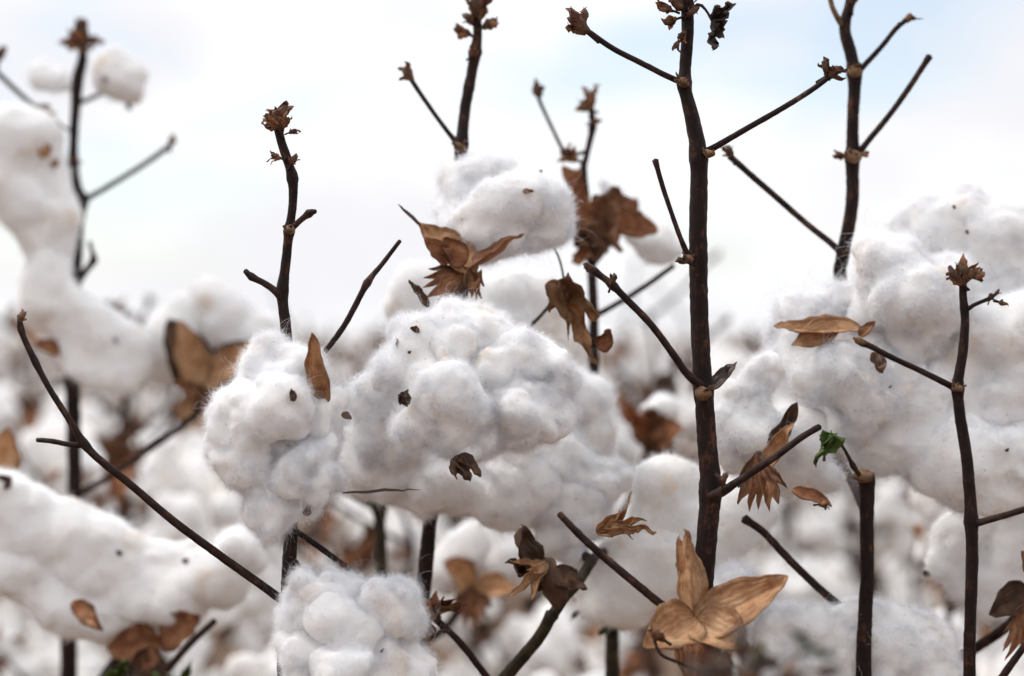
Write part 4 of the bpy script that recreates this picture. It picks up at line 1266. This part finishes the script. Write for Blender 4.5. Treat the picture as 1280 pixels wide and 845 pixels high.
stick(Lp, [(210, 836, 1.14, 6), (240, 802, 1.13, 5.5), (268, 776, 1.12, 5)], seed=122)
leaf(Lp, (150, 850, 1.16), (165, 822, 1.14), 20, 'green_leaf', m=GREEN, seed=123, spread=90, crumple=.2)
leaf(Lp, (226, 860, 1.16), (240, 826, 1.14), 24, 'green_leaf', m=GREEN, seed=124, spread=90, crumple=.2)
leaf(Lp, (190, 860, 1.16), (196, 832, 1.14), 18, 'green_leaf', m=GREEN, seed=125, spread=90, crumple=.2)
leaf(Lp, (2, 592, 1.2), (16, 530, 1.19), 22, 'dry_leaf', kind='valve', m=TAN, seed=126, cup=.4, label='tan dry leaf at the left edge')
stick(Lp, [(150, 822, Y + .04, 6), (60, 700, 1.27, 5), (6, 640, 1.26, 4), (2, 595, 1.2, 3)], seed=127)

# ================================================================== two small stalks low in the middle
Y = 1.12
Np = plant('short green-topped stub low between the soft cluster and dark stem', ground_under(766, Y))
st = stem(Np, [(764, 778, Y, 13), (765, 795, Y, 10), (766, 870, Y, 11)], lumps=[(764, 780, Y, .2, 8)], seed=131, m=STALK)
br = stick(Np, [(762, 782, Y - .006, 4), (748, 766, Y - .012, 3), (738, 752, Y - .016, 2)], name='sprout', seed=132, m=STALK)
for k, (a, b, c, d) in enumerate(((742, 758, 708, 774), (740, 756, 716, 750), (752, 772, 760, 792), (762, 776, 748, 798), (766, 774, 784, 790))):
    leaf(Np, (a, b, Y - .018), (c, d, Y - .026), 13, 'green_leaf', m=GREEN, parent=br, seed=133 + k, spread=75, crumple=.25)
Y = 1.25
Op = plant('small blurred forked stalk between the left boll and cluster', ground_under(476, Y))
st = stem(Op, [(474, 632, Y, 13), (475, 650, Y, 9), (478, 720, Y, 9), (480, 880, Y, 10)], lumps=[(474, 636, Y, .15, 9)], seed=141, m=STALK)
br = stick(Op, [(474, 636, Y, 6), (455, 628, Y - .006, 4.6), (425, 612, Y - .01, 4.4), (395, 600, Y - .012, 4)], seed=142)
leaf(Op, (470, 632, Y - .01), (462, 612, Y - .014), 10, 'green_leaf', m=GREEN, seed=143, spread=70)
PP = Boll(Op, 1.3, 'blurred drooping boll over a brown bract below the soft cluster')
PP.lock([(580, 690, 38), (560, 710, 32), (600, 670, 30)], 2500, seed=281, puff=.04, voxel=.003, fwid=.00015)
PP.lock([(640, 690, 40), (650, 720, 28), (625, 665, 30)], 2500, seed=282, puff=.04, voxel=.003, fwid=.00015)
PP.husk((590, 735, 1.27), (552, 700, 1.26), 22, (.3, -.8, .4), m=TAN, seed=283, cup=.5)
PP.husk((592, 735, 1.27), (646, 742, 1.26), 20, (0, -.8, .6), m=TAN, seed=284, cup=.5)
PP.husk((588, 730, 1.265), (592, 800, 1.25), 40, (0, -.9, .3), kind='bract', m=BROWN, name='bract', seed=285, spread=40)
stick(Op, [(590, 738, 1.28, 7), (550, 790, 1.28, 7), (482, 820, Y, 8)], 'peduncle', seed=144)

# ================================================================== foreground top, strongly out of focus
Y = 0.62
Fp = plant('strongly blurred grey bud head close to the lens at the bottom', ground_under(950, Y, .02))
st = stem(Fp, [(926, 822, Y, 9), (934, 850, Y, 10), (950, 930, Y, 12)], seed=151)
for k, q in enumerate(((925, 806, 44, -.1, 1), (900, 832, 40, -.8, .4), (956, 828, 40, .8, .3), (935, 836, 44, .2, .4), (880, 842, 34, -.7, .2), (990, 846, 34, .6, .2))):
    bud(st, P(q[0], q[1], Y - .002 * k), (q[3], -.2, q[4]), q[2] * K * Y, 1100 + k, GREY, 6, off=Fp.location, core=GREY)
leaf(Fp, (945, 822, Y - .01), (956, 796, Y - .012), 8, 'green_leaf', m=GREEN, seed=152, spread=50)
br = stick(Fp, [(955, 880, Y, 5), (975, 846, Y - .006, 4), (996, 822, Y - .01, 4), (1012, 808, Y - .012, 4)], seed=153, m=STALK)
leaf(Fp, (1010, 810, Y - .012), (984, 784, Y - .014), 9, 'green_leaf', m=GREEN, parent=br, seed=154, spread=45)
leaf(Fp, (1006, 812, Y - .012), (1046, 822, Y - .014), 9, 'green_leaf', m=GREEN, parent=br, seed=155, spread=45)
bud(br, P(1034, 838, Y - .012), (.8, -.2, .1), 30 * K * Y, 1120, GREY, 5, off=Fp.location, core=GREY)
# ================================================================== the field behind
def proto_lint(seed, voxel=.0032):
    rng = random.Random(seed)
    L = []
    n = rng.choice((4, 4, 5))
    for k in range(n):
        a = 2 * math.pi * k / n + rng.uniform(-.3, .3)
        rr = rng.uniform(.016, .024)
        for j in range(3):
            t = j / 2
            L.append((Vector((math.cos(a) * rr * (.6 + .6 * t), math.sin(a) * rr * (.6 + .6 * t), .012 + .034 * t + rng.uniform(-.012, .012))), rng.uniform(.013, .019)))
    return lint_arrays(L, voxel, .75, 0, seed, puff=.026)


PROTO = [proto_lint(900 + k) for k in range(7)]


def burr_mesh(mb, seed, res=(7, 5)):
    rng = random.Random(seed)
    lump(mb, (0, 0, -.002), (0, 0, 1), .006, .007, BROWN, seed, .15, 8)
    for j in range(5):
        a = 2 * math.pi * j / 5
        rad = Vector((math.cos(a), math.sin(a), 0))
        blade(mb, rad * .004, rad * rng.uniform(.026, .036) + Vector((0, 0, rng.uniform(-.004, .022))), .011, (0, 0, 1), 'valve', TAN if j % 2 else BROWN, curl=.2, cup=.4, crumple=.1, seed=seed * 7 + j, res=res, thick=.0008)
    for j in range(3):
        a = 2 * math.pi * j / 3 + .5
        rad = Vector((math.cos(a), math.sin(a), 0))
        blade(mb, rad * .005 + Vector((0, 0, -.006)), rad * .03 + Vector((0, 0, -.018 - rng.uniform(0, .016))), .016, (0, 0, 1) if rng.random() < .5 else rad, 'bract', BROWN, curl=.2, cup=.2, crumple=.2, seed=seed * 11 + j, res=(5, 9), teeth=5, thick=.0006)


BURR = []
for k in range(4):
    b_ = MB()
    burr_mesh(b_, 950 + k)
    o_ = b_.build('burr')
    BURR.append(o_.data)
    bpy.data.objects.remove(o_)
LINTM = [lint_mesh('boll', a[0], a[1], a[2]) for a in PROTO]


def merged_boll(k):
    """Lint and burr of a far boll in one mesh."""
    V, F, nb, _ = PROTO[k % len(PROTO)]
    bmx = bmesh.new()
    bmx.from_mesh(LINTM[k % len(LINTM)])
    nl = len(bmx.faces)
    bmx.from_mesh(BURR[k % len(BURR)])
    me = bpy.data.meshes.new('boll')
    bmx.to_mesh(me)
    bmx.free()
    src = BURR[k % len(BURR)]
    me.materials.append(LINT)
    for m in src.materials:
        me.materials.append(m)
    mi = np.zeros(len(me.polygons), np.int32)
    sm = np.zeros(len(src.polygons), np.int32)
    src.polygons.foreach_get('material_index', sm)
    mi[nl:] = sm + 1
    me.polygons.foreach_set('material_index', mi)
    me.update()
    return me


FARB = [merged_boll(k) for k in range(7)]


def field_plant(seed, far):
    """One open cotton plant: zigzag stem, fruiting branches, bolls, withered leaves."""
    rng = random.Random(seed)
    root = bpy.data.objects.new('cotton_plant', None)
    COL.objects.link(root)
    h = rng.uniform(.84, .95)
    n = 9
    C = [Vector((0, 0, -.03))]
    for i in range(1, n + 1):
        C.append(Vector((rng.uniform(-.012, .012) + .01 * (-1) ** i, rng.uniform(-.012, .012), h * i / n)))
    sb = MB()
    sides = 7 if far else 9
    tube(sb, C, [.0065 - .0042 * i / n for i in range(n + 1)], BARK, step=.03 if far else .012, sides=sides, seed=seed)
    tips = []
    brs = []
    for i in range(2, n + 1):
        for rep in range(2 if i < n - 1 else 1):
            a = rng.uniform(0, 2 * math.pi)
            ln = rng.uniform(.10, .22) * (1.1 - .55 * i / n)
            up = rng.uniform(.5, 1.0)
            d = Vector((math.cos(a), math.sin(a), up)).normalized()
            p0 = C[i]
            p1 = p0 + d * ln * .5 + Vector((0, 0, -.004))
            p2 = p0 + d * ln
            brs.append((p0, p1, p2, i))
            tips.append((p2, d, i, p1))
    bolls = []
    for k, (p0, p1, p2, i) in enumerate(brs):
        if far:
            tube(sb, [p0, p1, p2], [.0028, .0024, .002], TWIG, step=.03, sides=5, seed=seed + k)
        else:
            b = MB()
            tube(b, [p0, p1, p2], [.003, .0025, .002], TWIG, step=.012, sides=7, seed=seed + k)
            bo = b.build('branch', root)
        top = i >= n - 1
        if top or rng.random() < .30:
            if far:
                lump(sb, p2, (0, 0, 1), .007, .005, RUST, k, .3, 6)
            else:
                bud(bo, p2, p2 - p1, .014, seed * 31 + k, RUST, 4)
            continue
        bolls.append((p2, p2 - p1, k))
    if not far:
        so_ = sb.build('stem', root)
        bud(so_, C[-1], (0, 0, 1), .016, seed * 31 + 99, RUST, 5)
    else:
        lump(sb, C[-1], (0, 0, 1), .009, .006, RUST, seed, .3, 6)
        sb.build('stem', root)
    for (p, d, k) in bolls:
        ax = (d.normalized() + Vector((rng.uniform(-.5, .5), rng.uniform(-.5, .5), rng.uniform(-.3, .5)))).normalized()
        q = ax.to_track_quat('Z', 'Y') @ Matrix.Rotation(rng.uniform(0, 6.28), 3, 'Z').to_quaternion()
        sc = rng.uniform(.85, 1.25)
        o = link('boll', (FARB if far else LINTM)[rng.randrange(7)], root)
        o.location = p + ax * .004
        o.rotation_mode = 'QUATERNION'
        o.rotation_quaternion = q
        o.scale = (sc, sc, sc * rng.uniform(.9, 1.25))
        if not far:
            c = link('burr', BURR[rng.randrange(4)], o)
    lv = MB() if far else None
    for k in range(rng.randrange(8, 13)):
        p0, p1, p2, i = rng.choice(brs)
        a = p0.lerp(p2, rng.uniform(.2, .7))
        t = a + Vector((rng.uniform(-.05, .05), rng.uniform(-.05, .05), rng.uniform(-.07, .01)))
        b = lv if far else MB()
        blade(b, a, t, rng.uniform(.022, .045), (rng.uniform(-1, 1), rng.uniform(-1, 1), .3), 'leaf', rng.choice((BROWN, BROWN, TAN, DARKHUSK)), curl=rng.uniform(-.2, .3), cup=.3, crumple=.3, seed=seed * 17 + k, spread=85, res=(6, 9), thick=.0005)
        if not far:
            b.build('dry_leaf', root)
    if far:
        lv.build('dry_leaves', root)
    return root


def copy_tree(o, parent=None):
    c = o.copy()
    COL.objects.link(c)
    c.parent = parent
    for ch in list(o.children):
        copy_tree(ch, c)
    return c


rng = random.Random(5)
spots = []
tries = 0
while tries < 60000 and len(spots) < 296:
    tries += 1
    y = 1.62 + 11.5 * rng.random() ** 1.25
    half = .34 * y + .55
    x = rng.uniform(-half, half)
    md = .23 + .027 * y
    if all((x - a) ** 2 + (y - b) ** 2 > md * md for a, b in spots):
        spots.append((x, y))
spots.sort(key=lambda q: q[1])
MIDP = [field_plant(3000 + k, False) for k in range(6)]
FARP = [field_plant(4000 + k, True) for k in range(6)]
used = set()
for (x, y) in spots:
    far = y > 3.6
    k = rng.randrange(6)
    src = (FARP if far else MIDP)[k]
    key = (far, k)
    o = copy_tree(src) if key in used else src
    used.add(key)
    o.location = (x, y, 0)
    o.rotation_euler = (rng.uniform(-.06, .06), rng.uniform(-.06, .06), rng.uniform(0, 6.283))
    s = rng.uniform(.88, 1.0)
    o.scale = (s, s, s * rng.uniform(.94, 1.02))
    o['category'] = 'cotton plant'
    if far:
        o['label'] = 'far cotton plant dissolved in the blur along the horizon'
        o['group'] = 'far cotton plants towards the horizon'
    else:
        o['label'] = 'blurred cotton plant with open white bolls just behind the sharp ones'
        o['group'] = 'blurred cotton plants behind the sharp ones'

# everything beyond: one mass
rng = random.Random(8)
mb = MB()
V0, F0, _, _ = proto_lint(990, .0075)
V0 = V0 - V0.mean(0)
for k in range(2600):
    y = 12 + 75 * rng.random() ** 1.6
    x = rng.uniform(-1, 1) * (.34 * y + 1)
    z = rng.uniform(.45, .93)
    s = rng.uniform(1.0, 1.9) * (1 + y / 50)
    a = rng.uniform(0, 6.28)
    Rm = np.array(Matrix.Rotation(a, 3, (rng.uniform(-1, 1), rng.uniform(-1, 1), 1)))
    mb.add(V0 @ Rm.T * s + np.array((x, y, z)), F0.tolist(), [(0, 0)] * len(V0), LINT)
for k in range(900):
    y = 12 + 75 * rng.random() ** 1.6
    x = rng.uniform(-1, 1) * (.34 * y + 1)
    h = rng.uniform(.8, 1.0)
    tube(mb, [(x, y, 0), (x + rng.uniform(-.05, .05), y, h * .5), (x + rng.uniform(-.08, .08), y, h)], [.009, .007, .005], BARK, step=.3, sides=4, seed=k)
    p = np.array((x, y, rng.uniform(.3, .9)))
    blade(mb, p, p + np.array((rng.uniform(-.15, .15), 0, rng.uniform(-.1, .1))), .08, (0, -1, .2), 'valve', BROWN, seed=k, res=(4, 4), thick=.002)
o = mb.build('cotton_field')
o['kind'] = 'stuff'
o['label'] = 'distant white band of the cotton field at the horizon'
o['category'] = 'cotton field'
